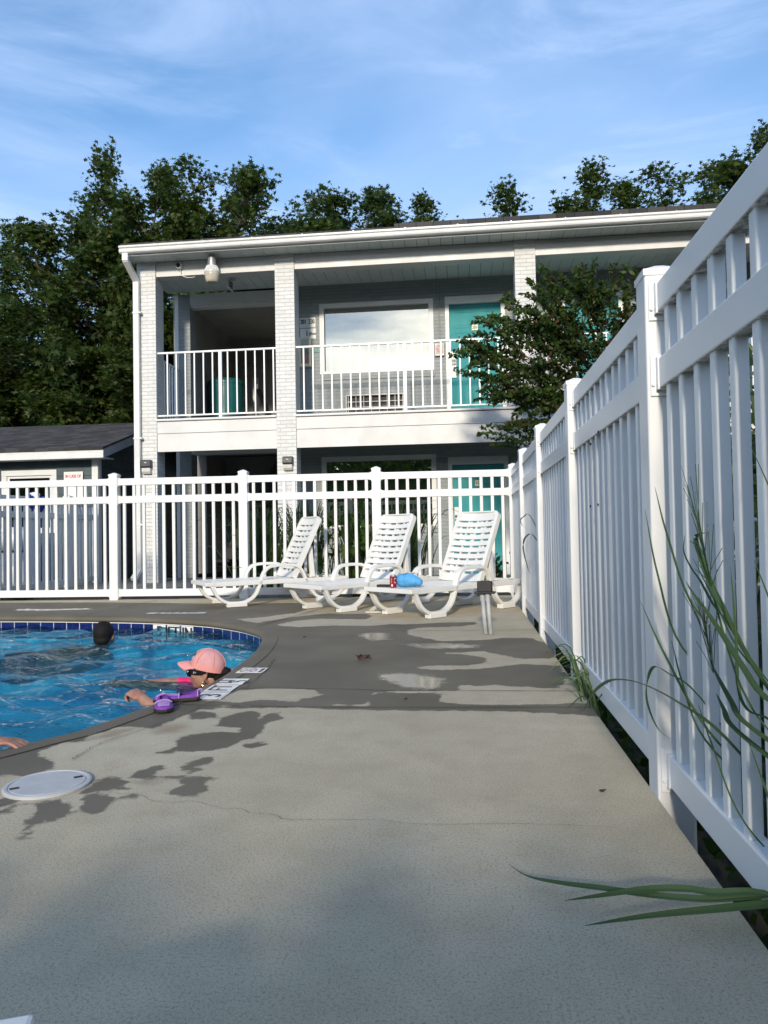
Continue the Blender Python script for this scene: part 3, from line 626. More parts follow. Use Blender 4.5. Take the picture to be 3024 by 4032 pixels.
# ------------------------------------------------------------------ vinyl fences
def fence_parts(H, sp, npick, low=-0.0):
    zt, zm, zb = H-0.077, H-0.307, 0.044
    pm = MB().box(-PW/2,PW/2,-PW/2,PW/2,low,H-0.028)
    cp = MB(); h = PW/2+0.004
    cp.box(-h,h,-h,h,H-0.045,H-0.022)
    k = h-0.006; cp.add([(-k,-k,H-0.022),(k,-k,H-0.022),(k,k,H-0.022),(-k,k,H-0.022),(-.012,-.012,H),(.012,-.012,H),(.012,.012,H),(-.012,.012,H)],
           [(0,1,5,4),(1,2,6,5),(2,3,7,6),(3,0,4,7),(4,5,6,7)])
    u0, u1 = PW/2, sp-PW/2
    rails = {}
    for nm, z, hh in (('top_rail',zt,0.088),('middle_rail',zm,0.092),('bottom_rail',zb+0.092,0.092)):
        rails[nm] = MB().box(u0-0.002,u1+0.002,-0.026,0.026,z-hh,z).mesh(nm)
    br = {}
    for nm, z, hh in (('top_rail',zt,0.088),('middle_rail',zm,0.092),('bottom_rail',zb+0.092,0.092)):
        br[nm] = []
        for a, s in ((u0,1),(u1,-1)):
            m = MB()
            lo, hi = min(a,a+s*0.006), max(a,a+s*0.006)
            m.box(lo,hi,-0.046,0.046,z-hh-0.022,z+0.016)
            lo, hi = min(a,a+s*0.028), max(a,a+s*0.028)
            m.box(lo,hi,-0.031,0.031,z-hh-0.005,z+0.005)
            lo, hi = min(a+s*0.006,a+s*0.012), max(a+s*0.006,a+s*0.012)
            m.lathe([(0.006,0),(0.006,0.005),(0.003,0.007)], (a+s*0.006,-0.039,z-hh+0.012), 8, Matrix.Rotation(s*pi/2,4,'Y'))
            br[nm].append(m.mesh('bracket'))
    # one picket runs through the middle rail
    pk = MB(); pk.box(-0.0195,0.0195,-0.0165,0.0165,zb+0.088,zt-0.085)
    return pm.mesh('post'), cp.mesh('cap'), rails, br, pk.mesh('picket')
def bev(o, w, seg=2):
    b = o.modifiers.new('bevel','BEVEL'); b.width = w; b.segments = seg; b.limit_method = 'ANGLE'; b.angle_limit = rad(40); return o
def setmat(me, m):
    me.materials.clear(); me.materials.append(m)
def fence(root, H, sp, panels, posts, npick=12, low=0.0):
    pm, cp, rails, br, pk = fence_parts(H, sp, npick, low)
    for m in [pm, pk]+list(rails.values())+sum(br.values(), []): setmat(m, M['vinyl'])
    setmat(cp, M['cap'])
    for k in posts:
        p = bev(link('post', pm, None, root, False), 0.006); p.location = (k*sp,0,0)
        bev(link('cap', cp, None, p, False), 0.003)
    for k in panels:
        for nm in rails:
            r = bev(link(nm, rails[nm], None, root, False), 0.004); r.location = (k*sp,0,0)
            for q in br[nm]: bev(link('bracket', q, None, r, False), 0.003)
        for i in range(npick):
            q = bev(link('picket', pk, None, root, False), 0.005, 2); q.location = (k*sp+sp*(i+1)/(npick+1)+random.uniform(-.002,.002),random.uniform(-.0015,.0015),0); q.rotation_euler = (0,random.uniform(-.0025,.0025),random.uniform(-.03,.03))
cx, cy = XR+PW/2, YB+PW/2
fr = empty('picket_fence', (cx,cy,0), -pi/2, 'long white picket fence along the right edge of the deck, running away from the viewer', 'fence', 'white vinyl fences round the pool')
fence(fr, FH, SP, range(0,6), range(0,7), 12, -0.36)
fb = empty('picket_fence', (cx,cy,0), AN+pi, 'sunlit white vinyl picket fence across the back of the deck behind the lounge chairs', 'fence', 'white vinyl fences round the pool')
fence(fb, FH, SB, range(0,5), range(1,6), 12, -0.02)
# fence of the pump yard, behind the back fence on the left
fg = empty('picket_fence', (-6.5,12.42,0), -pi/2, 'shaded white picket fence of the pump yard seen edge-on through the back fence at left', 'fence', 'white vinyl fences round the pool')
fence(fg, 1.52, 0.96, range(0,3), range(0,4), 7, -0.3)
# stain-like dead insects on the pickets: four dark specks
for i, (y, z) in enumerate(((3.55,0.93),(3.35,0.93),(3.3,1.25),(3.5,1.22))):
    tag(MB().ball((XR+0.028,y,z),(0.004,0.005,0.007),8).build('insect', M['pebble']), 'tiny dark insect clinging to a white picket of the right fence', 'insect', 'insects on the right fence')

# ------------------------------------------------------------------ motel
Y0, YW = 12.2, 13.5
XL, XE = -5.62, 9.5
mo = empty('motel_building', (-1,13,0), 0, 'two storey white brick motel with teal doors and a long balcony behind the pool fence', 'motel')
cols = [(-5.62,-5.28),(-3.143,-2.803),(0.936,1.276),(5.02,5.36),(9.1,9.44)]
for a, b_ in cols:
    MB().box(a,b_,Y0,Y0+0.34,-0.02,5.622).build('brick_column', M['brick_white'], mo, bevel=0.006)
# back wall of the galleries, with holes for windows and doors
def wall_with_holes(y0, y1, x0, x1, z0, z1, holes):
    m = MB(); xs_ = sorted({x0,x1}|{h[0] for h in holes}|{h[1] for h in holes}); zs_ = sorted({z0,z1}|{h[2] for h in holes}|{h[3] for h in holes})
    for i in range(len(xs_)-1):
        for j in range(len(zs_)-1):
            cx_, cz_ = (xs_[i]+xs_[i+1])/2, (zs_[j]+zs_[j+1])/2
            if any(h[0] < cx_ < h[1] and h[2] < cz_ < h[3] for h in holes): continue
            m.box(xs_[i],xs_[i+1],y0,y1,zs_[j],zs_[j+1])
    return m
bays = [0.0, 4.08, 8.16]
def wins(z): return [(-2.62+b_,-0.48+b_,z+0.92,z+2.25) for b_ in (0,4.08)]+[(5.6,7.7,z+0.92,z+2.25)]
holes = []
F2 = 2.885
WIN = [(-2.62,-0.48,3.80,5.135),(-2.62,-0.48,0.905,2.235)]
DOOR = [(-0.255,0.835,F2,5.15),(-0.255,0.835,0.0,2.17)]
WIN2 = [(3.35,5.45,3.80,5.135),(3.35,5.45,0.905,2.235)]; DOOR2 = [(1.85,2.94,F2,5.15),(1.85,2.94,0.0,2.17)]
AC = [(-2.12,-1.06,3.06,3.37)]
holes = WIN+DOOR+WIN2+DOOR2+AC
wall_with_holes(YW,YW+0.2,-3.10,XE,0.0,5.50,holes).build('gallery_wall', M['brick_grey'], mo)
# breezeway: side walls, stair well, rear corner piers
MB().box(-3.10,-2.95,YW+0.2,18.5,0.0,5.50).build('breezeway_wall', M['breeze'], mo)
MB().box(-5.9,-2.95,18.3,18.5,0.0,5.50).build('breezeway_wall', M['breeze'], mo)
MB().box(-5.39,-5.155,YW,YW+0.30,-0.02,5.46).build('corner_pier', M['brick_grey'], mo, bevel=0.004)
MB().box(-5.466,-5.392,YW+0.02,YW+0.28,-0.02,5.47).build('pier_trim', M['trim_white'], mo)
MB().box(-5.60,-5.40,YW+0.29,18.3,2.6,5.50).box(-5.60,-5.40,15.0,18.3,0.0,2.6).build('breezeway_wall', M['breeze'], mo)
MB().box(-5.154,-3.10,YW,YW+0.22,5.255,5.46).box(-5.154,-3.10,YW+0.03,YW+0.2,5.205,5.254).build('breezeway_header', M['trim_white'], mo)
MB().box(-5.154,-3.10,YW,YW+0.22,2.36,2.60).build('breezeway_header', M['trim_white'], mo)
# stairs rising inside: upper landing wall, sloped stringer, newel
MB().box(-5.40,-3.10,16.9,17.0,F2,5.5).build('landing_wall', M['breeze'], mo)
MB().prism([(16.0,F2),(16.2,F2),(16.2,4.36),(16.0,4.36)],'x',-4.66,-4.58).build('newel_wall', M['trim_white'], mo)
m = MB(); m.prism([(14.6,3.9),(16.6,3.0),(16.6,2.9),(14.6,3.8)],'x',-4.20,-4.14); m.build('stair_rail', M['black_metal'], mo)
m = MB(); m.prism([(-5.3,0.1),(-4.9,0.1),(-3.3,2.75),(-3.7,2.75)],'y',15.2,15.6)
m.build('stair_stringer', M['black_metal'], mo)
m = MB()
for i in range(9): m.box(-5.1+i*0.19,-4.8+i*0.19,14.6,15.2,0.25+i*0.28,0.30+i*0.28)
m.build('stair_treads', M['room_dark'], mo)
MB().box(-5.39,-3.11,16.2,16.3,0.0,2.58).build('landing_wall', M['breeze'], mo)
dm = MB().box(-4.75,-3.9,16.14,16.195,0.0,2.1).build('stairwell_door', M['door_grey'], mo, bevel=0.01)
MB().ball((-4.66,16.10,1.05),0.035,10).box(-4.67,-4.55,16.085,16.11,1.04,1.06).build('door_handle', M['black_metal'], dm)
MB().box(-5.6,-2.95,YW+0.221,18.3,5.47,5.52).build('breezeway_ceiling', M['breeze'], mo)
# floor slab of the balcony, gallery ceilings
MB().box(XL+0.04,XE,Y0+0.06,YW,2.60,2.84).box(-5.6,-2.95,YW,18.4,2.60,F2-0.03).build('balcony_slab', M['breeze'], mo)
# two-board fascia and its drip edge between the columns
spans = [(cols[i][1]+0.002, cols[i+1][0]-0.002) for i in range(4)]
for a, b_ in spans:
    f_ = MB().box(a,b_,Y0+0.02,Y0+0.06,2.278,2.592).box(a,b_,Y0+0.012,Y0+0.058,2.598,2.80).build('balcony_fascia', M['fascia'], mo, bevel=0.003)
    MB().box(a-0.03,b_+0.0,Y0-0.012,Y0+0.09,2.812,2.852).build('drip_edge', M['trim_white'], f_, bevel=0.012)
    MB().box(a,b_,Y0+0.03,Y0+0.25,5.362,5.618).build('porch_beam', M['fascia'], mo, bevel=0.004)
# ceilings made of soffit planks, grooves between them
def planks(name, x0,x1,y0,y1,z,w,parent):
    m = MB(); x = x0
    while x < x1-0.01:
        m.box(x+0.0035,min(x+w,x1)-0.0035,y0,y1,z,z+0.012); x += w
    o = m.build(name, M['soffit'], parent)
    MB().box(x0,x1,y0,y1,z+0.014,z+0.03).build('backing', M['room_dark'], o)
    return o
planks('gallery_ceiling', -5.6, XE, Y0+0.25, YW-0.001, 5.495, 0.20, mo)
planks('gallery_ceiling', -5.3, XE, Y0+0.065, YW-0.001, 2.565, 0.20, mo)
planks('eave_soffit', -5.68, XE, 11.84, Y0+0.028, 5.622, 0.20, mo)
# roof, step in the shingles, fascia board and gutter
rf = MB(); yr = 18.6
rf.prism([(11.80,5.75),(yr,7.25),(25.4,5.75),(25.4,5.70),(yr,7.20),(11.78,5.70)],'x',-5.72,XE+0.3)
ro = rf.build('roof', M['shingle'], mo)
MB().prism([(11.745,5.838),(yr,7.36),(yr,7.26),(11.745,5.757)],'x',-1.02,XE+0.3).build('roof_layer', M['shingle'], ro)
MB().prism([(11.75,5.790),(13.5,6.2),(13.5,6.18),(11.75,5.757)],'x',-5.71,-1.025).build('roof_layer', M['shingle'], ro)
MB().prism([(YW+0.2,5.5),(yr,7.19),(25.0,5.68),(25.0,0),(18.5,0),(18.5,5.5)],'x',XE-0.2,XE).build('gable_wall', M['brick_white'], mo)
MB().box(-5.68,XE+0.25,11.82,11.84,5.60,5.70).build('roof_fascia', M['trim_white'], mo)
MB().prism([(11.82,5.62),(Y0+0.05,5.62),(Y0+0.05,5.80),(11.82,5.70)],'x',-5.70,-5.682).build('roof_return', M['trim_white'], mo)
gp = [(11.82,5.625),(11.76,5.625),(11.735,5.64),(11.728,5.665),(11.742,5.70),(11.715,5.715),(11.712,5.745),(11.722,5.748),(11.728,5.725),(11.82,5.735)]
gu = MB().prism(gp,'x',-5.72,XE+0.28).build('gutter', M['gutter'], mo, bevel=0.003)
m = MB()
for i in range(18): m.box(-5.1+i*0.85,-5.085+i*0.85,11.708,11.82,5.742,5.752)
m.build('gutter_strap', M['galv'], gu)
# downspout with its elbow
m = MB(); R_ = Matrix.Identity(4)
def obox(m, p, q, w, d):
    p, q = Vector(p), Vector(q); t = (q-p).normalized(); a = Vector((1,0,0)); b = t.cross(a).normalized()
    vs = [p-a*w+b*d,p+a*w+b*d,p+a*w-b*d,p-a*w-b*d,q-a*w+b*d,q+a*w+b*d,q+a*w-b*d,q-a*w-b*d]
    m.add(vs, [(0,1,2,3),(4,7,6,5),(0,4,5,1),(1,5,6,2),(2,6,7,3),(3,7,4,0)])
xd = -5.602
obox(m, (xd-0.02,11.78,5.63),(xd-0.02,11.78,5.50),0.052,0.036); obox(m,(xd-0.02,11.775,5.52),(xd,12.135,5.28),0.052,0.036); obox(m,(xd,12.14,5.30),(xd,12.14,0.20),0.052,0.036)
obox(m,(xd,12.14,0.22),(xd-0.02,11.98,0.08),0.052,0.036)
ds = m.build('downspout', M['gutter'], mo, bevel=0.008)
m = MB()
for z in (4.7,2.5,1.0): m.box(xd-0.06,xd+0.09,12.098,12.196,z,z+0.03)
m.build('strap', M['gutter'], ds, bevel=0.002)
# windows
def window(x0,x1,z0,z1,parent,dirty=False):
    y = YW-0.012; fw_ = 0.085
    f_ = MB()
    f_.box(x0-0.005,x1+0.005,y,YW+0.13,z1-fw_,z1+0.003).box(x0-0.005,x1+0.005,y-0.012,YW+0.08,z0-0.003,z0+0.05)
    f_.box(x0-0.004,x0+fw_,y+0.001,YW+0.078,z0+0.05,z1-fw_).box(x1-fw_,x1+0.004,y+0.001,YW+0.078,z0+0.05,z1-fw_)
    w = f_.build('window', M['trim_white'], parent, bevel=0.004)
    MB().box(x0+fw_,x1-fw_,YW+0.05,YW+0.056,z0+0.05,z1-fw_).build('glass', M['glass'], w)
    m = MB(); k = 44
    for i in range(k):
        a = x0+(x1-x0)*i/k; b_ = x0+(x1-x0)*(i+1)/k
        gap = 0.05 if i in (21,22) else 0.0; ya = YW+0.165+gap+0.025*sin(i*1.35)+0.01*sin(i*0.5); yb_ = YW+0.165+0.025*sin((i+1)*1.35)+0.01*sin((i+1)*0.5)
        m.quad((a,ya,z0),(b_,yb_,z0),(b_,yb_,z1),(a,ya,z1))
    m.build('curtain', M['curtain'], w, smooth=True, fixn=False)
    MB().box(x0,x1,YW+0.21,YW+0.23,z0,z1).build('room_back', M['room_dark'], w)
    MB().box(x0+0.02,x1+0.02,YW-0.018,YW-0.001,z0-0.115,z0-0.004).build('sill', M['brick_grey'], w, bevel=0.004)
for w_ in WIN+WIN2: window(*w_, mo)
# doors: six panels, brushed lock plate, number plate
def door(x0,x1,z0,z1,parent,number,full=True):
    y = YW-0.015; jw = 0.072
    MB().box(x0-0.003,x0+jw,y,YW+0.12,z0,z1-0.14).box(x1-jw,x1+0.003,y,YW+0.12,z0,z1-0.14).box(x0-0.003,x1+0.003,y-0.002,YW+0.12,z1-0.14,z1+0.002).build('door_frame', M['trim_white'], parent, bevel=0.005)
    a, b_ = x0+jw+0.004, x1-jw-0.004; zt = z1-0.145; d = MB(); yd = YW+0.05
    d.box(a,b_,yd,yd+0.045,z0+0.01,zt)
    w = b_-a; cw = w*0.33; L = a+w*0.13; Rr = b_-w*0.13-cw
    for xx in (L,Rr):
        for (p,q) in ((0.80,0.93),(0.44,0.75),(0.07,0.38)):
            pz, qz = z0+(zt-z0)*p, z0+(zt-z0)*q
            # raised field inside a moulded frame
            d.box(xx-0.012,xx+cw+0.012,yd-0.006,yd-0.0003,pz-0.012,pz).box(xx-0.012,xx+cw+0.012,yd-0.006,yd-0.0003,qz,qz+0.012)
            d.box(xx-0.012,xx,yd-0.006,yd-0.0003,pz,qz).box(xx+cw,xx+cw+0.012,yd-0.006,yd-0.0003,pz,qz)
            d.box(xx+0.035,xx+cw-0.035,yd-0.004,yd-0.0005,pz+0.035,qz-0.035)
    do = d.build('door', M['teal'], parent, bevel=0.003)
    pl = MB().box(a+w*0.495-0.055,a+w*0.495+0.055,yd-0.012,yd-0.0075,z0+1.632,z0+1.735).build('number_plate', M['cream'], do, bevel=0.002)
    lettering(number, 0.085, (a+w*0.495,yd-0.0145,z0+1.683), M['ink'], pl, sx_=0.82, bold=0.003)
    MB().box(a+0.02,a+0.11,yd-0.022,yd-0.0075,z0+0.76,z0+1.25).build('lock_plate', M['trim_white'], do, bevel=0.004)
    MB().tube([(a+0.065,yd-0.02,z0+0.94),(a+0.065,yd-0.06,z0+0.94),(a+0.15,yd-0.065,z0+0.94)],0.011,8).box(a+0.03,a+0.10,yd-0.028,yd-0.0225,z0+1.05,z0+1.10).box(a+0.03,a+0.10,yd-0.028,yd-0.0225,z0+0.99,z0+1.03).build('door_handle', M['black_metal'], do)
    MB().box(a,b_,yd+0.05,yd+0.06,z0,zt).build('door_back', M['room_dark'], do)
    MB().box(x0,x1,YW-0.05,YW+0.05,z0-0.02,z0+0.008).build('threshold', M['galv'], do)
door(*DOOR[0], mo, '201'); door(*DOOR[1], mo, '118'); door(*DOOR2[0], mo, '202'); door(*DOOR2[1], mo, '119')
# air-conditioner grille below the upper window
ac = MB().box(-2.15,-1.03,YW-0.012,YW+0.01,3.372,3.40).box(-2.15,-2.12,YW-0.012,YW+0.01,3.06,3.371).box(-1.06,-1.03,YW-0.012,YW+0.01,3.06,3.371)
aco = ac.build('air_conditioner_grille', M['grey_box'], mo, bevel=0.003)
g = MB()
for i in range(8): x = -2.10+i*0.147; g.box(x-0.0045,x+0.0045,YW+0.002,YW+0.018,3.06,3.37)
for j in range(2): z = 3.16+j*0.10; g.box(-2.12,-1.06,YW+0.004,YW+0.016,z-0.004,z+0.004)
g.build('grille_bars', M['trim_white'], aco); MB().box(-2.12,-1.06,YW+0.06,YW+0.08,3.06,3.37).build('grille_core', simple('grille_core',(0.045,0.038,0.034),0.7,0.4,20), aco)
# conduit down the wall
MB().tube([(-0.366,YW-0.015,5.49),(-0.366,YW-0.015,4.28)],0.014,8).build('conduit', M['brick_grey'], mo)
# railings
def railing(x0, x1, y, posts, bars, parent, yaxis=False):
    rr = MB()
    def bx(m, a0,a1,b0,b1,c0,c1):
        if yaxis: m.box(b0,b1,a0,a1,c0,c1)
        else: m.box(a0,a1,b0,b1,c0,c1)
    bx(rr, x0,x1,y-0.022,y+0.022,4.002,4.034)
    ro_ = rr.build('balcony_railing', M['rail_white'], parent, bevel=0.004)
    m = MB(); bx(m, x0,x1,y-0.014,y+0.014,2.903,2.928); m.build('lower_rail', M['rail_white'], ro_)
    for p in posts:
        m = MB(); bx(m, p-0.029,p+0.029,y-0.025,y+0.025,2.84,4.0018); m.build('rail_post', M['rail_white'], ro_, bevel=0.004)
    for p in bars:
        m = MB(); bx(m, p-0.0115,p+0.0115,y-0.0115,y+0.0115,2.9285,4.0015); m.build('baluster', M['rail_white'], ro_)
    return ro_
by = Y0+0.07
railing(-5.279,-3.144,by,[-4.147],[-5.104+0.1635*i for i in range(6)]+[-4.015+0.1625*i for i in range(6)],mo)
railing(-2.802,0.935,by,[-0.929],[-2.67+0.1625*i for i in range(11)]+[-0.794+0.1590*i for i in range(11)],mo)
railing(1.277,5.019,by,[3.1],[1.42+0.163*i for i in range(22)],mo)
railing(Y0+0.345,YW-0.002,-5.42,[],[Y0+0.45+0.12*i for i in range(9)],mo,True)
# ------------------------------------------------------------------ things fixed to the motel
def plate_sign(name, x0,x1,z0,z1, label, rows, y=YW-0.004, mat='sign_white', tilt=0.0, cat='sign'):
    r = tag(MB().box(x0,x1,y-0.006,y,z0,z1).build(name, M[mat], bevel=0.002), label, cat)
    for body, size, dx, dz, m_, sx_, bo in rows:
        lettering(body, size, ((x0+x1)/2+dx, y-0.0082, (z0+z1)/2+dz), M[m_], r, sx_=sx_, bold=bo)
    return r
plate_sign('room_number_sign', -3.005,-2.700,4.700,4.890, 'white room number sign reading 201 230 on the upper gallery wall', [('201  230',0.125,0,0.015,'ink',0.62,0.004)])
s_ = plate_sign('floor_sign', -2.995,-2.695,4.487,4.682, 'white floor sign reading 1 t Floor below the room number sign', [('1',0.14,-0.02,0.0,'ink',0.8,0.004),('t',0.10,0.030,-0.008,'ink',0.8,0.003),('Floor',0.085,0.098,-0.004,'ink',0.60,0.003)])
ex = tag(MB().box(-3.003,-2.782,YW-0.10,YW-0.002,3.945,4.50).build('fire_extinguisher_cabinet', M['cream'], bevel=0.012), 'narrow cream fire extinguisher cabinet with green tape beside the upper window', 'cabinet')
MB().box(-2.965,-2.820,YW-0.108,YW-0.1012,4.29,4.46).build('upper_panel', M['grey_box'], ex); MB().box(-2.965,-2.820,YW-0.108,YW-0.1012,4.00,4.275).build('lower_panel', M['red_box'], ex)
m = MB(); T = Matrix.Translation((-2.875,YW-0.113,4.24)) @ Matrix.Rotation(rad(40),4,'Y'); m.box(-0.075,0.075,-0.002,0.002,-0.016,0.016,T); m.build('tape', M['green_tape'], ex)
MB().box(-2.74,-2.63,YW-0.016,YW-0.0135,4.225,4.262).build('tape', M['green_tape'], ex)
fa = tag(MB().box(-0.461,-0.285,YW-0.055,YW-0.002,4.045,4.285).build('fire_alarm', M['grey_box'], bevel=0.008), 'small boxy fire alarm pull station between the upper window and door', 'fire alarm')
MB().box(-0.43,-0.316,YW-0.062,YW-0.0555,4.09,4.245).build('pull_face', M['red_box'], fa, bevel=0.004)
def wall_lamp(x, z0, z1, label):
    zm = z0+(z1-z0)*0.42
    m = MB().prism([(Y0-0.002,zm),(Y0-0.085,zm),(Y0-0.105,zm+0.03),(Y0-0.10,z1-0.02),(Y0-0.08,z1),(Y0-0.002,z1)],'x',x-0.088,x+0.088)
    r = tag(m.build('wall_lamp', M['dark_lamp'], bevel=0.012), label, 'lamp', 'wall lamps on the motel columns')
    MB().prism([(Y0-0.004,z0),(Y0-0.055,z0),(Y0-0.085,z0+0.04),(Y0-0.088,zm-0.001),(Y0-0.004,zm-0.001)],'x',x-0.078,x+0.078).build('lens', M['lens'], r, bevel=0.008)
    MB().box(x-0.02,x+0.02,Y0-0.107,Y0-0.1005,z1-0.06,z1-0.045).build('sensor', M['lens'], r)
wall_lamp(-5.449,1.895,2.140,'dark wall lamp on the corner brick column next to the downspout')
wall_lamp(-2.943,1.892,2.128,'dark wall lamp on the brick column in the middle, above the fence')
fl = empty('flood_lamp', (-4.245,12.07,5.61), 0, 'grey dusk-to-dawn barn lamp hanging from the porch beam', 'lamp')
kz = lambda z: 0.83+(z-0.83)*0.990
L0 = (-4.19,12.02,0)
MB().lathe([(0.02,5.60),(0.060,5.595),(0.066,5.57),(0.082,5.42),(0.082,5.418)], L0, 20).build('housing', M['galv'], fl, smooth=True)
m = MB()
for i in range(28):
    an = 2*pi*i/28
    m.tube([(L0[0]+0.084*cos(an),L0[1]+0.084*sin(an),5.415),(L0[0]+0.125*cos(an),L0[1]+0.125*sin(an),5.325)],0.0085,5)
m.lathe([(0.081,5.416),(0.122,5.325),(0.131,5.318),(0.131,5.300),(0.121,5.298)], L0, 28)
m.build('reflector', M['gutter'], fl)
MB().lathe([(0.128,5.305),(0.125,5.26),(0.112,5.18),(0.100,5.135),(0.070,5.125),(0.066,5.135)], L0, 24).build('lens', M['amber_lens'], fl, smooth=True)
MB().tube([(L0[0],L0[1]+0.02,5.55),(L0[0],12.24,5.56)],0.03,10).build('bracket', M['galv'], fl)
sc_ = empty('security_camera', (-4.837,12.15,5.52), 0, 'round white security camera with a dangling cable on the porch beam', 'camera')
Ry = Matrix.Rotation(pi/2,4,'X')
MB().lathe([(0.045,-0.03),(0.050,0.0),(0.050,0.06),(0.042,0.066)], (-4.837,12.20,5.515), 20, Ry).build('camera_body', M['trim_white'], sc_, smooth=False)
MB().lathe([(0.040,0.0),(0.040,0.004),(0.022,0.010)], (-4.837,12.132,5.515), 20, Ry).build('camera_lens', M['sunglass'], sc_)
MB().tube(spline([(-4.83,12.19,5.47),(-4.82,12.19,5.43),(-4.80,12.17,5.37),(-4.75,12.17,5.325),(-4.68,12.18,5.305),(-4.60,12.2,5.312),(-4.57,12.215,5.33)],5),0.006,6).build('cable', M['trim_white'], sc_)
es = tag(MB().box(-4.125,-4.095,12.60,12.90,5.245,5.425).build('exit_sign', M['sign_white'], bevel=0.004), 'EXIT sign hanging from the gallery ceiling beside the barn lamp', 'sign')
lettering('EXIT',0.175,(-4.0935,12.75,5.332),M['ink'],es,rot=(pi/2,0,pi/2),sx_=0.62,bold=0.004)
MB().box(-4.135,-4.085,12.66,12.84,5.4255,5.452).box(-4.17,-4.05,12.60,12.90,5.452,5.494).build('mount', M['grey_box'], es)
bn = empty('bin', (-5.05,15.3,F2), 0, 'dark teal rounded bin standing in the upper breezeway behind the railing', 'bin')
MB().lathe([(0.34,F2),(0.37,F2+0.05),(0.38,F2+1.10),(0.38,F2+1.12)], (-5.0,15.15,0), 28).build('bin_body', M['teal_dark'], bn, smooth=False)
MB().lathe([(0.392,F2+1.121),(0.392,F2+1.17),(0.33,F2+1.235),(0.05,F2+1.26)], (-5.0,15.15,0), 28).build('bin_lid', M['teal_dark'], bn)
# ------------------------------------------------------------------ pump house on the left
ph = empty('pool_house', (-9.5,14.5,0), 0, 'low slate blue pool house with white trim and a dark shingle gable roof', 'pool house')
PX0, PX1, PY0, PY1 = -13.0, -6.58, 12.6, 17.0
def lap(m, a0, a1, z0, z1, face, axis, sgn):
    z = z0
    while z < z1-0.01:
        zt = min(z+0.17, z1)
        poly = [(face, z),(face+sgn*0.020, z),(face+sgn*0.004, zt),(face, zt)]
        if axis == 'x': m.prism(poly,'x',a0,a1)
        else: m.prism(poly,'y',a0,a1)
        z += 0.17
wx = [(-8.43,-7.36,0.9,2.06)]
wm = wall_with_holes(PY0+0.02,PY0+0.12,PX0,PX1-0.02,-0.1,2.30,wx)
for z in np.arange(-0.1,2.28,0.17):
    segs = [(PX0,PX1-0.10)] if (z > 2.06 or z+0.17 < 0.9) else [(PX0,-8.43),(-7.36,PX1-0.10)]
    for a, b_ in segs: wm.prism([(PY0+0.0199,z),(PY0,z),(PY0+0.014,z+0.17),(PY0+0.0199,z+0.17)],'x',a,b_)
wm.build('front_wall', M['slate'], ph)
gm = MB(); gm.prism([(PY0+0.13,-0.1),(PY1,-0.1),(PY1,2.3),(14.8,3.05),(PY0+0.13,2.3)],'x',PX1-0.12,PX1-0.025)
z = -0.1
while z < 3.0:
    y0_ = PY0+0.121 if z < 2.2 else 14.8-(3.05-z)*2.9; y1_ = PY1 if z < 2.2 else 14.8+(3.05-z)*2.9
    gm.prism([(PX1-0.0249,z),(PX1,z),(PX1-0.012,z+0.17),(PX1-0.0249,z+0.17)],'y',y0_,y1_); z += 0.17
gm.build('gable_wall', M['slate'], ph)
MB().box(PX1-0.105,PX1+0.012,PY0-0.012,PY0+0.018,-0.1,2.29).box(PX1+0.0005,PX1+0.015,PY0+0.0185,PY0+0.12,-0.1,2.29).build('corner_board', M['trim_white'], ph, bevel=0.002)
RX1 = -6.29; rz = lambda y: 2.42+(y-12.25)*0.315
m = MB(); m.prism([(12.22,2.40),(14.8,rz(14.8)),(17.4,2.40),(17.4,2.36),(14.8,rz(14.8)-0.04),(12.22,2.36)],'x',PX0-0.3,RX1+0.01); m.build('roof', M['shingle'], ph)
MB().box(PX0-0.3,RX1,12.25,12.27,2.215,2.385).build('fascia_board', M['trim_white'], ph, bevel=0.003)
MB().prism([(12.272,2.215),(12.272,2.385),(14.8,rz(14.8)-0.05),(17.38,2.36),(17.38,2.20),(14.8,rz(14.8)-0.21)],'x',RX1-0.025,RX1).build('rake_board', simple('grey_rake_paint',(0.42,0.43,0.44),0.5,0.1), ph)
MB().box(PX0-0.2,RX1-0.026,12.272,PY0+0.1,2.225,2.24).build('eave_soffit', M['soffit'], ph)
x0,x1,z0,z1 = wx[0]; f_ = MB(); fw_ = 0.10
f_.box(x0,x1,PY0-0.02,PY0+0.1,z1-fw_,z1).box(x0,x1,PY0-0.03,PY0+0.1,z0,z0+fw_).box(x0,x0+fw_,PY0-0.018,PY0+0.1,z0+fw_,z1-fw_).box(x1-fw_,x1,PY0-0.018,PY0+0.1,z0+fw_,z1-fw_)
pw_ = f_.build('window', M['trim_white'], ph, bevel=0.004)
MB().box(x0+fw_,x1-fw_,PY0+0.01,PY0+0.03,z1-fw_-0.045,z1-fw_-0.001).box(x0+fw_,x0+fw_+0.045,PY0+0.01,PY0+0.03,z0+fw_,z1-fw_-0.046).box(x1-fw_-0.045,x1-fw_,PY0+0.01,PY0+0.03,z0+fw_,z1-fw_-0.046).build('sash', M['trim_white'], pw_)
MB().box(x0+fw_+0.045,x1-fw_-0.045,PY0+0.02,PY0+0.026,z0+fw_,z1-fw_-0.046).build('glass', M['glass_dark'], pw_)
MB().box(x0,x1,PY0+0.10,PY0+0.118,z0,z1).build('room_back', M['room_dark'], pw_)
em = plate_sign('emergency_sign', -7.212,-6.848,1.49,2.01, 'white sign with red lettering IN CASE OF EMERGENCY on the slate pool house wall',
   [('IN CASE OF',0.080,0,0.175,'red_ink',0.72,0.002),('EMERGENCY',0.118,0,0.055,'red_ink',0.58,0.003)], y=PY0-0.021, mat='sign_pool')
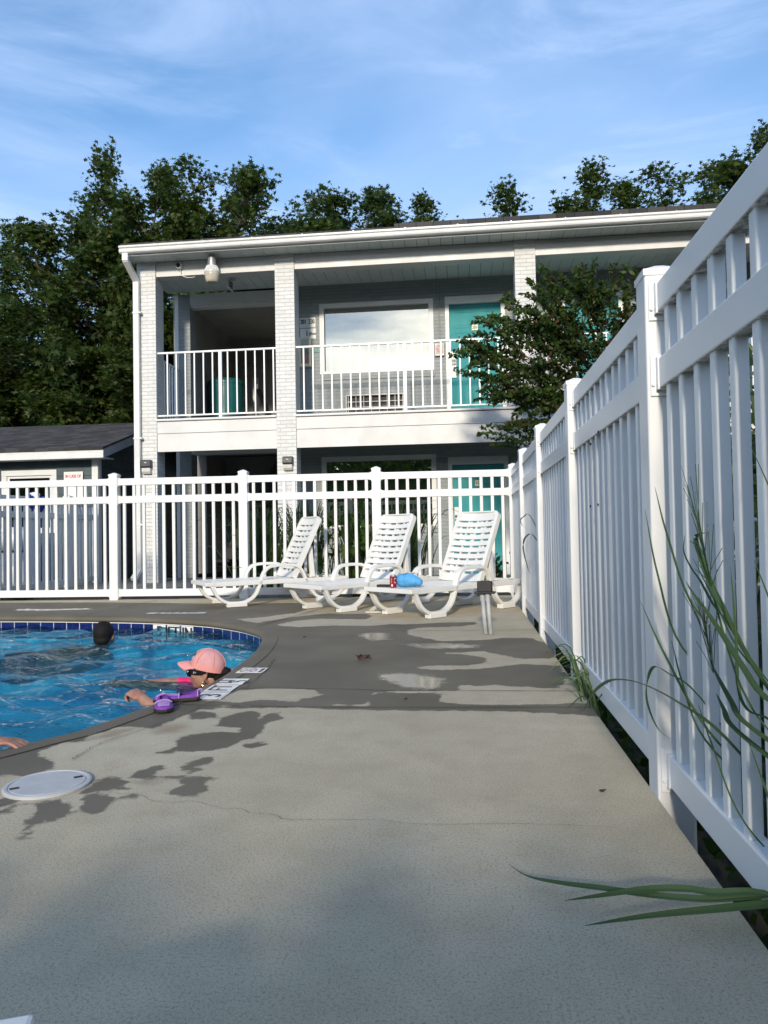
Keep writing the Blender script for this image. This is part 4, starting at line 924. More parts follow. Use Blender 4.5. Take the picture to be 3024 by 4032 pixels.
tag(MB().box(-6.86,-6.80,PY0-0.06,PY0-0.03,1.30,1.36).box(-6.86,-6.80,PY0-0.03,PY0+0.0,1.28,1.38).build('outlet_box', M['cream'], bevel=0.004), 'small cream outlet box on the slate wall beside the fence', 'outlet box')
# pump-yard bits glimpsed between the pickets
tw = MB()
for i in range(14):
    a = i/13; tw.ball((-6.50+0.02*sin(i*2.1),10.35+0.42*a,1.43-0.05*sin(a*3)-0.06*(i%3)),(0.05,0.06,0.07+0.02*sin(i)),8)
o = tw.build('towel', M['blue_towel'], smooth=True)
rm = o.modifiers.new('r','REMESH'); rm.mode = 'VOXEL'; rm.voxel_size = 0.018; rm.use_smooth_shade = True
tag(o, 'royal blue towel draped over the pump yard fence at left', 'towel')
pt = empty('filter_tank', (-7.3,11.6,0), 0, 'white plastic filter tank with a black clamp band in the pump yard', 'tank')
MB().lathe([(0.02,1.02),(0.16,1.0),(0.24,0.92),(0.26,0.82),(0.26,0.62)], (-7.55,11.7,0), 24).lathe([(0.26,0.58),(0.26,0.1),(0.2,0.0)], (-7.55,11.7,0), 24).build('tank_body', M['poly_white'], pt, smooth=True)
MB().lathe([(0.262,0.58),(0.272,0.585),(0.272,0.615),(0.262,0.62)], (-7.55,11.7,0), 24).build('clamp_band', M['black_metal'], pt)
MB().tube(spline([(-7.75,11.35,0.1),(-7.9,11.3,0.6),(-7.85,11.3,1.1),(-7.6,11.3,1.25),(-7.4,11.4,1.0),(-7.35,11.4,0.5)],6),0.018,8).build('hose', M['hose'], pt)
dp = MB().tube(spline([(-8.6,9.75,-0.02),(-8.0,9.6,0.03),(-7.3,9.55,0.02),(-6.6,9.65,0.04),(-6.0,9.6,0.01)],6),0.055,10).build('drain_pipe', M['duct'])
tag(dp, 'black drain pipe lying on the mulch under the back fence at left', 'pipe')

# ------------------------------------------------------------------ chaise longues
def chaise_parts(lean):
    parts = {}
    path = spline([(0.06,0.265),(0.085,0.22),(0.15,0.115),(0.245,0.055),(0.36,0.042),(0.475,0.055),(0.575,0.12),(0.635,0.24),(0.675,0.355),(0.735,0.425),(0.83,0.448),(0.98,0.450),(1.09,0.435),(1.16,0.37),(1.215,0.25),(1.275,0.135),(1.355,0.062),(1.46,0.045),(1.58,0.055),(1.675,0.12),(1.73,0.21),(1.75,0.275)],5)
    for s in (-1,1):
        y0, y1 = (0.262,0.322) if s > 0 else (-0.322,-0.262)
        m = MB(); m.strap(path, y0, y1, 0.034)
        m.strap([(0.04,0.262),(0.3,0.262),(0.9,0.262),(1.76,0.262)], y0+0.012*(s>0)-0.0*(s<0), y1-0.012*(s<0)+0.0, 0.050)
        for fx in (0.36,1.46): m.box(fx-0.115,fx+0.115,y0-0.006,y1+0.006,0.0,0.048)
        parts.setdefault('side_frame', []).append(m)
    m = MB()   # seat: curved front apron and cross slats
    m.box(0.0,0.105,-0.325,0.325,0.245,0.288)
    x = 0.115
    while x < 1.03: m.box(x,x+0.050,-0.265,0.265,0.270,0.288); x += 0.076
    for y in (-0.13,0.0,0.13): m.box(0.1,1.06,y-0.012,y+0.012,0.252,0.269)
    parts['seat'] = [m]
    m = MB()   # rear cross bars of the base
    m.box(1.70,1.762,-0.30,0.30,0.240,0.286); m.box(1.38,1.43,-0.262,0.262,0.243,0.283); m.box(1.06,1.11,-0.262,0.262,0.235,0.275)
    for y in (-0.24,0.205): 
        for k in range(5): m.box(1.28+k*0.09,1.31+k*0.09,y,y+0.035,0.286,0.305)
    parts['base_bars'] = [m]
    T = Matrix.Translation((1.05,0,0.300)) @ Matrix.Rotation(rad(lean),4,'Y')      # local z runs up the back
    m = MB(); L = 0.80
    def arch(z0, z1, w, thick=0.020, bow=0.022, y1=None):
        k = 8; ys_ = [(-w+2*w*i/k) for i in range(k+1)]
        for i in range(k):
            a, b_ = ys_[i], ys_[i+1]; xa, xb = bow*(1-(a/w)**2), bow*(1-(b_/w)**2)
            vs = [Vector(q) for q in ((xa,a,z0),(xb,b_,z0),(xb,b_,z1),(xa,a,z1),(xa+thick,a,z0),(xb+thick,b_,z0),(xb+thick,b_,z1),(xa+thick,a,z1))]
            m.add([T@q for q in vs], [(0,1,2,3),(4,7,6,5),(0,4,5,1),(3,2,6,7)]+([(0,3,7,4)] if i == 0 else [])+([(1,5,6,2)] if i == k-1 else []))
    w = 0.242; z = 0.0; arch(0.0,0.085,w); z = 0.112
    for i in range(8): arch(z, z+0.050, w); z += 0.0735
    arch(z-0.002, L, w)
    for s in (-1,1):
        a, b_ = (w-0.002, w+0.038) if s > 0 else (-w-0.038, -w+0.002)
        m.box(-0.008,0.046,a,b_,0.0,L-0.055,T)
        # rounded shoulders
        c = s*(w-0.020); 
        pts = [(s*(w+0.038),L-0.055)]+[(c+s*0.058*cos(t),(L-0.058)+0.058*sin(t)) for t in np.linspace(0.05,pi/2,6)]+[(c,L-0.055)]
        vs = [T@Vector((-0.008,p[0],p[1])) for p in pts]+[T@Vector((0.046,p[0],p[1])) for p in pts]; q = len(pts)
        m.add(vs, [tuple(range(q)), tuple(range(q,2*q))[::-1]]+[(i,(i+1)%q,q+(i+1)%q,q+i) for i in range(q)])
    m.box(-0.004,0.044,-w+0.02,w-0.02,L-0.012,L+0.001,T)
    for y in (-0.12,0.0,0.12): m.box(0.030,0.048,y-0.012,y+0.012,0.02,L-0.02,T)
    parts['backrest'] = [m]
    if lean < 60:
        p = T@Vector((0.05,0,0.42)); m = MB()
        for s in (-1,1):
            a = 0.20*s
            m.add([(p.x,a-0.022,p.z),(p.x,a+0.022,p.z),(p.x+0.05,a+0.022,p.z+0.01),(p.x+0.05,a-0.022,p.z+0.01),(1.30,a-0.022,0.29),(1.30,a+0.022,0.29),(1.36,a+0.022,0.29),(1.36,a-0.022,0.29)],
                  [(0,1,2,3),(4,7,6,5),(0,4,5,1),(1,5,6,2),(2,6,7,3),(3,7,4,0)])
        m.box(1.30,1.345,-0.22,0.22,0.292,0.32)
        parts['support_prop'] = [m]
    return parts
def chaise(pos, ang, lean, label, src=None):
    r = empty('lounge_chair', pos, ang, label, 'lounge chair', 'white slatted lounge chairs')
    for nm, ms in chaise_parts(lean).items():
        for m in ms: m.build(nm, M['chair'], r, bevel=0.006, world=False)
    return r
def place(mid, ang):   # mid = midpoint between the two front feet, which sit at local x 0.36
    return (mid[0]-0.36*cos(ang), mid[1]-0.36*sin(ang), 0.004)
def chcopy(src, pos, ang, label):
    r = src.copy(); COL.objects.link(r); r.location = pos; r.rotation_euler = (0,0,ang); r['label'] = label
    for ch in src.children:
        c = ch.copy(); COL.objects.link(c); c.parent = r
    return r
c1 = chaise(place((-2.735,8.30),rad(35)), rad(35), 26, 'empty white lounge chair nearest the pool, leftmost of the three upright ones')
c2 = chcopy(c1, place((-1.44,7.70),rad(49)), rad(49), 'empty white lounge chair in the middle between two others')
c3 = chcopy(c1, place((-0.50,7.13),rad(50)), rad(50), 'white lounge chair with a soda can and blue bag on its seat')
c4 = chaise((-0.374,0.493,0.004), rad(-158.3), 86, 'white lounge chair showing only a corner at the bottom left of the photo')
# things on the third chair
def on3(x, y): a = rad(50); p = place((-0.50,7.13),a); return (p[0]+x*cos(a)-y*sin(a), p[1]+x*sin(a)+y*cos(a))
SZ = 0.2925
cx_, cy_ = on3(0.085,-0.005)
can = empty('soda_can', (cx_,cy_,SZ), 0, 'red soda can with white script standing on the lounge chair seat', 'can')
MB().lathe([(0.026,SZ+0.001),(0.033,SZ+0.010),(0.033,SZ+0.108)], (cx_,cy_,0), 28).build('can_body', M['can_red'], can, smooth=False)
MB().lathe([(0.033,SZ+0.1082),(0.029,SZ+0.118),(0.0265,SZ+0.1215),(0.025,SZ+0.119),(0.0245,SZ+0.1185)], (cx_,cy_,0), 28).build('can_top', M['can_metal'], can, smooth=False)
m = MB()
def arcpatch(m, a0, a1, z0, z1, r=0.0335):
    k = 6
    for i in range(k):
        p, q = a0+(a1-a0)*i/k, a0+(a1-a0)*(i+1)/k
        m.quad((cx_+r*cos(p),cy_+r*sin(p),z0),(cx_+r*cos(q),cy_+r*sin(q),z0),(cx_+r*cos(q),cy_+r*sin(q),z1),(cx_+r*cos(p),cy_+r*sin(p),z1))
arcpatch(m, rad(-118), rad(-92), SZ+0.012, SZ+0.034)
# big white script curl seen at the right side
for t0, t1 in ((0,1),):
    pts = [(rad(-52+16*cos(t)), SZ+0.068+0.022*sin(t)) for t in np.linspace(0.6,5.6,16)]
    for i in range(15):
        (a, z_), (b_, y_) = pts[i], pts[i+1]
        m.quad((cx_+.0336*cos(a),cy_+.0336*sin(a),z_-0.004),(cx_+.0336*cos(b_),cy_+.0336*sin(b_),y_-0.004),(cx_+.0336*cos(b_),cy_+.0336*sin(b_),y_+0.004),(cx_+.0336*cos(a),cy_+.0336*sin(a),z_+0.004))
for k in range(5): arcpatch(m, rad(-125), rad(-108+6*(k%2)), SZ+0.045+k*0.011, SZ+0.048+k*0.011, 0.0337)
m.build('lettering', M['can_white'], can, fixn=False)
px_, py_ = on3(0.12,0.145)
ph_ = tag(MB().box(-0.075,0.075,-0.04,0.04,0,0.022, Matrix.Translation((px_,py_,SZ)) @ Matrix.Rotation(rad(-12),4,'Z')).build('wallet', M['phone'], bevel=0.007), 'flat black wallet lying on the lounge chair seat left of the can', 'wallet')
bx_, by_ = on3(0.20,-0.10)
bg = empty('beach_bag', (bx_,by_,SZ), 0, 'sky blue bundled beach bag with a white trim behind the soda can', 'bag')
m = MB()
Tb = Matrix.Rotation(rad(-14),4,'Z')
for (x,y,z,a,b_,c) in ((-0.055,0,0.066,0.075,0.07,0.066),(0.0,0.0,0.068,0.085,0.075,0.068),(0.05,-0.005,0.060,0.070,0.065,0.056),(0.105,-0.01,0.050,0.035,0.045,0.040),(-0.09,0.0,0.07,0.04,0.055,0.06)):
    m.ball(Tb@Vector((x,y,z))+Vector((bx_,by_,SZ)), (a,b_,c), 16)
o = m.build('bag_body', M['bag'], bg)
rm = o.modifiers.new('r','REMESH'); rm.mode = 'VOXEL'; rm.voxel_size = 0.008; rm.use_smooth_shade = True
tx = bpy.data.textures.new('cloth','CLOUDS'); tx.noise_scale = 0.06
dm_ = o.modifiers.new('d','DISPLACE'); dm_.texture = tx; dm_.strength = 0.018; dm_.mid_level = 0.5
m = MB()
for i in range(15): m.ball((bx_-0.06+0.009*i+random.uniform(-.006,.006), by_+random.uniform(-.02,.02), SZ+0.137+random.uniform(-.006,.008)-0.00012*(i-6)**2), (0.012,0.014,0.009), 8)
m.build('lace_trim', M['bag_white'], bg)
# flip-flop under the chairs
def sole(m, cx0, cy0, z0, z1, ang, L, Wd):
    out = []
    for t in np.linspace(0, 2*pi, 24, endpoint=False):
        x = cos(t)*L/2; w = Wd/2*(1.0+0.22*cos(t)-0.15*cos(2*t)); y = sin(t)*w
        out.append((cx0+x*cos(ang)-y*sin(ang), cy0+x*sin(ang)+y*cos(ang)))
    m.prism(out,'z',z0,z1); return out
fo = empty('sandal', (-0.85,7.35,0.0), 0, 'worn beige sandal lying on the deck under the lounge chairs', 'sandal')
m = MB(); sole(m,-0.88,7.37,0.004,0.026,rad(20),0.26,0.095); m.build('sole', M['sandal'], fo, bevel=0.006)
m = MB(); m.tube(spline([(-0.93,7.31,0.026),(-0.87,7.36,0.065),(-0.80,7.42,0.026)],5),0.011,6); m.tube(spline([(-0.96,7.39,0.026),(-0.90,7.38,0.06),(-0.80,7.36,0.028)],5),0.011,6); m.build('strap', M['sandal'], fo)
# conduit stub with its outdoor box
cb = empty('conduit_box', (0.17,5.95,0), 0, 'black outdoor electrical box on two leaning grey conduits in front of the right lounge chair', 'electrical box')
MB().tube([(0.160,5.84,0.0),(0.148,5.87,0.16),(0.140,5.90,0.315)],0.0165,12).build('conduit_pipe', M['pvc'], cb, smooth=True)
MB().tube([(0.198,5.83,0.0),(0.187,5.86,0.16),(0.180,5.88,0.315)],0.0165,12).build('conduit_pipe', M['pvc'], cb, smooth=True)
m = MB(); m.lathe([(0.0205,0.0),(0.0205,0.055)], (0.140,5.90,0.262), 14); m.lathe([(0.0205,0.0),(0.0205,0.055)], (0.180,5.88,0.262), 14); m.build('coupling', M['pvc'], cb)
Tc = Matrix.Translation((0.160,5.90,0.318)) @ Matrix.Rotation(rad(-8),4,'Z')
MB().box(-0.082,0.082,-0.055,0.055,0.0,0.014,Tc).box(-0.058,0.058,-0.040,0.040,0.0142,0.098,Tc).build('box_body', M['black_rubber'], cb, bevel=0.005)
m = MB()
for i in range(3): m.box(-0.03+i*0.025,-0.018+i*0.025,-0.0415,0.0415,0.097,0.1015,Tc)
m.build('box_ribs', M['black_rubber'], cb)

# ------------------------------------------------------------------ markers and bits on the deck
def quad_plate(m, A, B, C, D, z0, z1):
    m.add([(p[0],p[1],z0) for p in (A,B,C,D)]+[(p[0],p[1],z1) for p in (A,B,C,D)], [(0,3,2,1),(4,5,6,7),(0,1,5,4),(1,2,6,5),(2,3,7,6),(3,0,4,7)])
def deck_tile(name, x0,x1,y0,y1, label, cat='depth marker', group=None, z=0.0062):
    m = MB().box(x0,x1,y0,y1,0.0045,z); return tag(m.build(name, M['tile_white']), label, cat, group)
def deck_text(o, body, size, x, y, rz, sx_=1.0, z=0.0066, bold=0.003, mat='marker_black'):
    me = text_mesh(body, size, 0.0003, sx_)
    a = me.copy(); b_ = me.copy(); a.transform(Matrix.Translation((bold,0,0.0001))); b_.transform(Matrix.Translation((-bold,0,-0.0001)))
    bm = bmesh.new(); bm.from_mesh(me); bm.from_mesh(a); bm.from_mesh(b_); bm.to_mesh(me); bm.free()
    me.transform(Matrix.Translation((x,y,z)) @ Matrix.Rotation(rz,4,'Z')); return link('lettering', me, M[mat], o)
GT = 'depth marker tiles set in the coping'
t1 = deck_tile('depth_marker', -1.372,-1.222,3.908,4.062,'white depth tile reading IN with small 6, farthest of the three tiles beside the woman','depth marker',GT)
deck_text(t1,'5',0.17,-1.255,3.985,rad(90),0.75); deck_text(t1,'FT',0.0001,-1.3,3.98,rad(90)); deck_text(t1,'I I',0.15,-1.335,3.98,rad(90),0.7)
t2 = deck_tile('depth_marker', -1.378,-1.228,3.735,3.890,'white depth tile reading FT, middle of the three tiles beside the woman','depth marker',GT)
deck_text(t2,'FT',0.155,-1.303,3.812,rad(90),0.78)
t3 = deck_tile('depth_marker', -1.372,-1.222,3.560,3.712,'white depth tile with a round digit 3 next to the purple shoe','depth marker',GT)
deck_text(t3,'3',0.165,-1.295,3.635,rad(90),1.0)
nd = tag(MB().box(-1.362,-1.200,4.235,4.392,0.0045,0.0062).build('no_diving_marker', M['tile_white']), 'white no diving tile with a crossed red ring set in the coping', 'no diving marker')
m = MB(); k = 28; c0 = (-1.305,4.313)
for i in range(k):
    a, b_ = 2*pi*i/k, 2*pi*(i+1)/k
    m.quad((c0[0]+.045*cos(a),c0[1]+.058*sin(a),.0068),(c0[0]+.052*cos(a),c0[1]+.066*sin(a),.0068),(c0[0]+.052*cos(b_),c0[1]+.066*sin(b_),.0068),(c0[0]+.045*cos(b_),c0[1]+.058*sin(b_),.0068))
m.build('ring', simple('faded_red',(0.40,0.10,0.09),0.6), nd, fixn=False)
m = MB()
for a in (0.75,-0.75,0.1):
    dx, dy = cos(a)*0.046, sin(a)*0.06; nx, ny = -sin(a)*0.003, cos(a)*0.003
    m.quad((c0[0]-dx-nx,c0[1]-dy-ny,.0067),(c0[0]+dx-nx,c0[1]+dy-ny,.0067),(c0[0]+dx+nx,c0[1]+dy+ny,.0067),(c0[0]-dx+nx,c0[1]-dy+ny,.0067))
m.build('figure', M['marker_black'], nd, fixn=False)
deck_text(nd,'NO DIVING',0.030,-1.222,4.313,rad(90),0.72,bold=0.001)
# worn markings on the far deck
wmk = tag(MB().box(-3.36,-2.72,7.44,7.53,0.0015,0.004).build('painted_marker', M['worn_paint']), 'worn white painted depth marking on the far deck by the fence', 'deck marking')
deck_text(wmk,'5 FT 6 IN',0.10,-3.04,7.485,rad(6),1.1,z=0.0046,bold=0.002)
# vertical depth tiles on the far pool wall
def wall_frame(px0):
    """point and direction on the far wall nearest x = px0"""
    best = min(range(n), key=lambda i: abs(pool[i][0]-px0)+(0 if pool[i][1] > 5 else 100)); a = Vector(pool[best]); b_ = Vector(pool[(best+1)%n]); t = (b_-a).normalized()
    if t.x < 0: t = -t
    return a, t
for i, (x_, s) in enumerate(((-3.02,'5'),(-2.85,'FT'),(-2.68,'IN'))):
    a, t = wall_frame(x_); nrm = Vector((t.y,-t.x))
    ang = math.atan2(t.y,t.x); yy = a.y+(x_-a.x)*t.y/t.x
    T = Matrix.Translation((x_+nrm.x*0.012, yy+nrm.y*0.012, 0)) @ Matrix.Rotation(ang,4,'Z')
    r = tag(MB().box(-0.076,0.076,-0.003,0.003,-0.21,-0.061,T).build('depth_marker', M['tile_white']), 'white depth tile reading %s on the far pool wall at the waterline' % s, 'depth marker', 'depth tiles on the far pool wall')
    me = text_mesh(s, 0.15, 0.0005, 0.9)
    a_ = me.copy(); b2_ = me.copy(); a_.transform(Matrix.Translation((0.006,0,0.0002))); b2_.transform(Matrix.Translation((-0.006,0,-0.0002)))
    bm = bmesh.new(); bm.from_mesh(me); bm.from_mesh(a_); bm.from_mesh(b2_); bm.to_mesh(me); bm.free()
    me.transform(T @ Matrix.Translation((0,-0.004,-0.130)) @ Matrix.Rotation(pi/2,4,'X')); link('lettering', me, M['marker_black'], r)
# skimmer lid
sk = empty('skimmer_lid', (-1.397,2.325,0), 0, 'round white plastic skimmer lid with two finger holes set in the deck', 'lid')
def disc(m, c, r0, r1, z0, z1): m.lathe([(r1,z0),(r1,z1-0.002),(r1-0.003,z1),(r0,z1)], c, 48)
m = MB(); V_ = (-1.397,2.325,0)
m.lathe([(0.137,0.001),(0.137,0.008),(0.132,0.011),(0.123,0.011),(0.121,0.0075),(0.119,0.0075),(0.117,0.0105),(0.01,0.0105)], V_, 56); m.build('lid_disc', M['lid'], sk)
m = MB()
for x_, y_ in ((-1.475,2.262),(-1.322,2.384)):
    m.box(-0.014,0.014,-0.008,0.008,0.0102,0.0120,Matrix.Translation((x_,y_,0)) @ Matrix.Rotation(rad(38),4,'Z'))
m.build('finger_hole', M['pebble'], sk)
# dead leaf, twig bits
m = MB(); rr = random.Random(5)
for i in range(9):
    a = rr.uniform(0,2*pi); p = Vector((-0.655+rr.uniform(-.03,.03),4.676+rr.uniform(-.025,.025),0.012+rr.uniform(0,.02))); k = 6
    ring = [p+Vector((cos(a+2*pi*j/k)*rr.uniform(.015,.032),sin(a+2*pi*j/k)*rr.uniform(.010,.024),rr.uniform(-.010,.016))) for j in range(k)]
    m.add([p]+ring, [(0,1+j,1+(j+1)%k) for j in range(k)])
tag(m.build('dead_leaf', M['dead_leaf'], fixn=False), 'crumpled brown dead leaf on the wet concrete', 'dead leaf')
for (x_,y_,s) in ((0.415,2.37,0.009),(-0.30,3.60,0.006),(-1.27,5.7,0.010)):
    m = MB(); m.ball((x_,y_,0.005),(s,s*0.6,0.004),8); m.tube([(x_-s,y_,0.004),(x_+s*1.6,y_+s,0.006)],0.0015,5); tag(m.build('debris_bit', M['pebble']), 'tiny dark bit of dried debris on the concrete deck', 'debris', 'specks of debris on the deck')
# purple water shoes
def shoe(loc, ang, label):
    r = empty('water_shoe', loc, 0, label, 'water shoe', 'purple water shoes on the coping')
    T = Matrix.Translation(loc) @ Matrix.Rotation(ang,4,'Z')
    secs = [(-0.112,0.024,0.022),(-0.095,0.032,0.030),(-0.06,0.033,0.021),(-0.01,0.035,0.016),(0.035,0.042,0.021),(0.075,0.044,0.020),(0.100,0.034,0.015),(0.114,0.012,0.009)]
    V = []; k = 10; Vs = []
    for x, w, h in secs:
        for j in range(k):
            t = pi*j/(k-1); V.append(T@Vector((x, w*cos(t), 0.014+h*sin(t)**0.8*(1+0.10*sin(31*x+4*t)))))
        for j in range(6):
            pass
    F = [(i*k+j,i*k+j+1,(i+1)*k+j+1,(i+1)*k+j) for i in range(len(secs)-1) for j in range(k-1) if not (i in (1,2) and j in (3,4,5))]
    F += [tuple(range(k)), tuple(range((len(secs)-1)*k, len(secs)*k))]
    m = MB(); m.add(V, F); o = m.build('upper', M['purple'], r, smooth=True)
    so = o.modifiers.new('s','SOLIDIFY'); so.thickness = 0.004
    m = MB(); out = [(x,w*1.05) for x,w,h in secs]+[(x,-w*1.05) for x,w,h in reversed(secs)]
    out = [T@Vector((p[0],p[1],0)) for p in out]; m.prism([(p.x,p.y) for p in out],'z',loc[2],loc[2]+0.018); m.build('sole', M['black_rubber'], r, bevel=0.004)
    m = MB()
    for x in (0.03,): 
        pass
    m.tube([T@Vector((-0.01,0.040*cos(t),0.014+0.021*sin(t))) for t in np.linspace(0.2,pi-0.2,12)],0.004,6)
    m.build('strap', M['lilac'], r, smooth=True); m = MB()
    m.tube([T@Vector((-0.100+0.0,0.032*cos(t),0.014+0.032*sin(t))) for t in np.linspace(0.15,pi-0.15,12)],0.0035,6)
    m.tube(spline([T@Vector((-0.097,0,0.040)),T@Vector((-0.112,0,0.052)),T@Vector((-0.120,0,0.044)),T@Vector((-0.112,0,0.028))],4),0.0035,6)
    m.build('binding', M['lilac'], r, smooth=True)
    m = MB(); k2 = 8   # lilac toe panel
    V = []
    for x, w, h in secs[3:7]:
        for j in range(k2):
            t = 0.9+(pi-1.8)*j/(k2-1); V.append(T@Vector((x,(w+0.0018)*cos(t),0.014+(h+0.0018)*sin(t)**0.8)))
    m.add(V,[(i*k2+j,i*k2+j+1,(i+1)*k2+j+1,(i+1)*k2+j) for i in range(3) for j in range(k2-1)]); m.build('toe_panel', M['lilac'], r, smooth=True)
shoe((-1.440,3.375,0.006), rad(-66), 'purple water shoe with its toe pointing at the viewer on the coping')
shoe((-1.432,3.520,0.006), rad(200), 'purple water shoe lying lengthwise next to the depth tiles')

# ------------------------------------------------------------------ vegetation
def unit(a): return a/np.maximum(np.linalg.norm(a, axis=-1, keepdims=True), 1e-9)
STAR = np.array([(0,-0.5),(0.10,-0.22),(0.42,-0.36),(0.20,-0.02),(0.50,0.12),(0.16,0.14),(0,0.55),(-0.16,0.14),(-0.50,0.12),(-0.20,-0.02),(-0.42,-0.36),(-0.10,-0.22)])
OVAL = np.array([(0,-0.5),(0.20,-0.22),(0.23,0.08),(0,0.5),(-0.23,0.08),(-0.20,-0.22)])
def leaves(name, C, size, shape, mat, parent=None, droop=0.3, rs=np.random, along=None, world=True):
    """leaf faces at centres C, loosely facing outward and up"""
    N = len(C); nrm = unit(rs.normal(size=(N,3))+np.array([0,-0.25,droop])); ax = rs.normal(size=(N,3))
    if along is not None: ax = along+rs.normal(size=(N,3))*0.45
    t = unit(ax-nrm*(ax*nrm).sum(1,keepdims=True)); b = np.cross(nrm, t)
    s = size*rs.uniform(0.65,1.25,(N,1,1)); k = len(shape)
    cup = (np.abs(shape[:,0])*0.35)[None,:,None]*nrm[:,None,:]
    V = C[:,None,:]+s*(shape[None,:,0,None]*b[:,None,:]+shape[None,:,1,None]*t[:,None,:]+cup)
    return link(name, np_polys(name, V), mat, parent, world)
def tree_mesh(seed, H, spread, nshoot, nleaf, size, mat, base=0.18, lean=0.0):
    rs = np.random.RandomState(seed); r = random.Random(seed); trunk = MB()
    top = Vector((lean*H*0.3,0,H*0.80)); tr = [Vector((lean*H*0.3*t+0.12*sin(3*t+seed),0.1*sin(4*t+seed*2),H*0.86*t)) for t in np.linspace(0,1,9)]
    trunk.tube(tr,[0.17*(1-0.82*t)*H/11 for t in np.linspace(0,1,9)],8)
    C = []
    for s in range(nshoot):
        f = base+(1-base)*(s+0.5)/nshoot; f = min(0.98, f+r.uniform(-0.04,0.04)); an = s*2.399+r.uniform(-0.4,0.4)
        o = tr[min(8,int(f*0.86*8/0.86))].lerp(tr[min(8,int(f*8)+1)], (f*8)%1) if f < 0.95 else tr[8]
        reach = spread*(1-0.42*max(0,(f-0.55)/0.45)-0.25*max(0,(0.35-f)/0.35))*r.uniform(0.45,1.15)
        rise = H*r.uniform(0.07,0.20)*(0.6+0.5*f)
        e = o+Vector((cos(an)*reach,sin(an)*reach,rise)); mid = o.lerp(e,0.5)+Vector((cos(an)*reach*0.12,sin(an)*reach*0.12,-rise*0.15)); tip = e+Vector((cos(an)*0.25,sin(an)*0.25,H*r.uniform(0.03,0.12)))
        pth = spline([o,mid,e,tip],6); trunk.tube(pth,[0.05*H/11*(1-0.85*i/(len(pth)-1)) for i in range(len(pth))],5,caps=False)
        P = np.array(pth); m_ = int(nleaf/nshoot*r.uniform(0.6,1.4)); q = rs.beta(1.9,1.0,m_)*(len(P)-1.001); i0 = q.astype(int); fr_ = (q-i0)[:,None]
        c = P[i0]*(1-fr_)+P[i0+1]*fr_; rad_ = (0.62*(1-0.70*(q/(len(P)-1))**2)*H/11)[:,None]
        # side twigs: leaves gather in clumps around the shoot
        nc = max(4, m_//24); cl = rs.randint(0,m_,nc); cc = c[cl]+unit(rs.normal(size=(nc,3)))*(rad_[cl]*1.15+0.12)*rs.uniform(0.2,1.0,(nc,1))
        for j in range(nc): trunk.tube([c[cl[j]],(c[cl[j]]+cc[j])/2+np.array([0,0,0.03]),cc[j]],[0.012,0.008,0.004],4,caps=False)
        w = rs.randint(0,nc,m_); c = cc[w]+rs.normal(size=(m_,3))*0.17*H/11*np.array([1,1,0.85]); C.append(c)
    C = np.concatenate(C); N = len(C)
    nrm = unit(rs.normal(size=(N,3))*0.8+np.array([0,-0.3,0.35])); ax = rs.normal(size=(N,3))+np.array([0,0,-0.8]); t = unit(ax-nrm*(ax*nrm).sum(1,keepdims=True)); b = np.cross(nrm,t)
    s = size*rs.uniform(0.6,1.25,(N,1,1)); cup = (np.abs(STAR[:,0])*0.3)[None,:,None]*nrm[:,None,:]
    V = C[:,None,:]+s*(STAR[None,:,0,None]*b[:,None,:]+STAR[None,:,1,None]*t[:,None,:]+cup)
    V = V.copy(); sq = lambda z: np.where(z > 0.52*H, 0.52*H+(z-0.52*H)*0.55, z)
    V[:,:,2] = sq(V[:,:,2]); trunk.v = [(p[0],p[1],float(sq(np.array(p[2])))) for p in trunk.v]
    kz_ = H/float(np.percentile(V[:,:,2],99.9)); V[:,:,2] *= kz_; trunk.v = [(p[0],p[1],p[2]*kz_) for p in trunk.v]
    me = np_polys('crown', V); me.materials.append(mat); tm = trunk.mesh('trunk'); tm.materials.append(M['bark']); return tm, me
TM = [tree_mesh(11,11.0,2.5,25,19000,0.19,M['leaf_tree']), tree_mesh(23,11.0,2.2,23,18000,0.19,M['leaf_tree_b'],0.12,0.12), tree_mesh(37,11.0,2.9,28,21000,0.19,M['leaf_tree'],0.08,-0.08)]
def tree(x, y, H, v, rz, label, wid=1.0, grp='trees behind the motel'):
    r = empty('tree', (x,y,-0.32), rz, label, 'tree', grp); r.scale = (H/11*wid,H/11*wid,H/11)
    link('trunk', TM[v][0], None, r, False); link('crown', TM[v][1], None, r, False)
LT = [(-11.8,20.0,11.5,0,0.3,'tall leafy tree at the far left whose two-pronged top leans outward',0.85),
      (-10.3,19.6,10.4,1,1.7,'dense dark tree just left of the tallest crown',1.15),
      (-8.95,20.2,12.4,0,2.6,'tallest tree at left with a narrow pointed crown above the others',0.80),
      (-7.0,20.5,12.1,2,0.9,'broad tree rising right over the corner of the motel roof',0.95),
      (-5.5,22.5,11.6,1,3.9,'slim tree whose crown slopes down onto the motel roof at left',0.85),
      (-14.4,19.0,7.4,2,4.4,'lower bushy tree cut by the left edge of the photo',1.0),
      (-13.0,17.9,6.4,1,5.0,'low dark tree standing behind the pool house roof at the left edge',1.5),
      (-10.9,18.2,6.8,2,2.0,'low spreading tree with pale twigs behind the pool house ridge',1.3),
      (-8.7,18.4,7.0,0,5.5,'low dark tree filling the gap between pool house and motel',1.3),
      (-7.6,22.0,8.5,1,0.2,'shaded tree standing deep behind the motel corner',1.4),
      (-17.0,24.0,7.2,0,1.1,'tree behind the leftmost crowns with sky showing round it',1.2)]
for a in LT: tree(*a[:5], a[5], a[6])
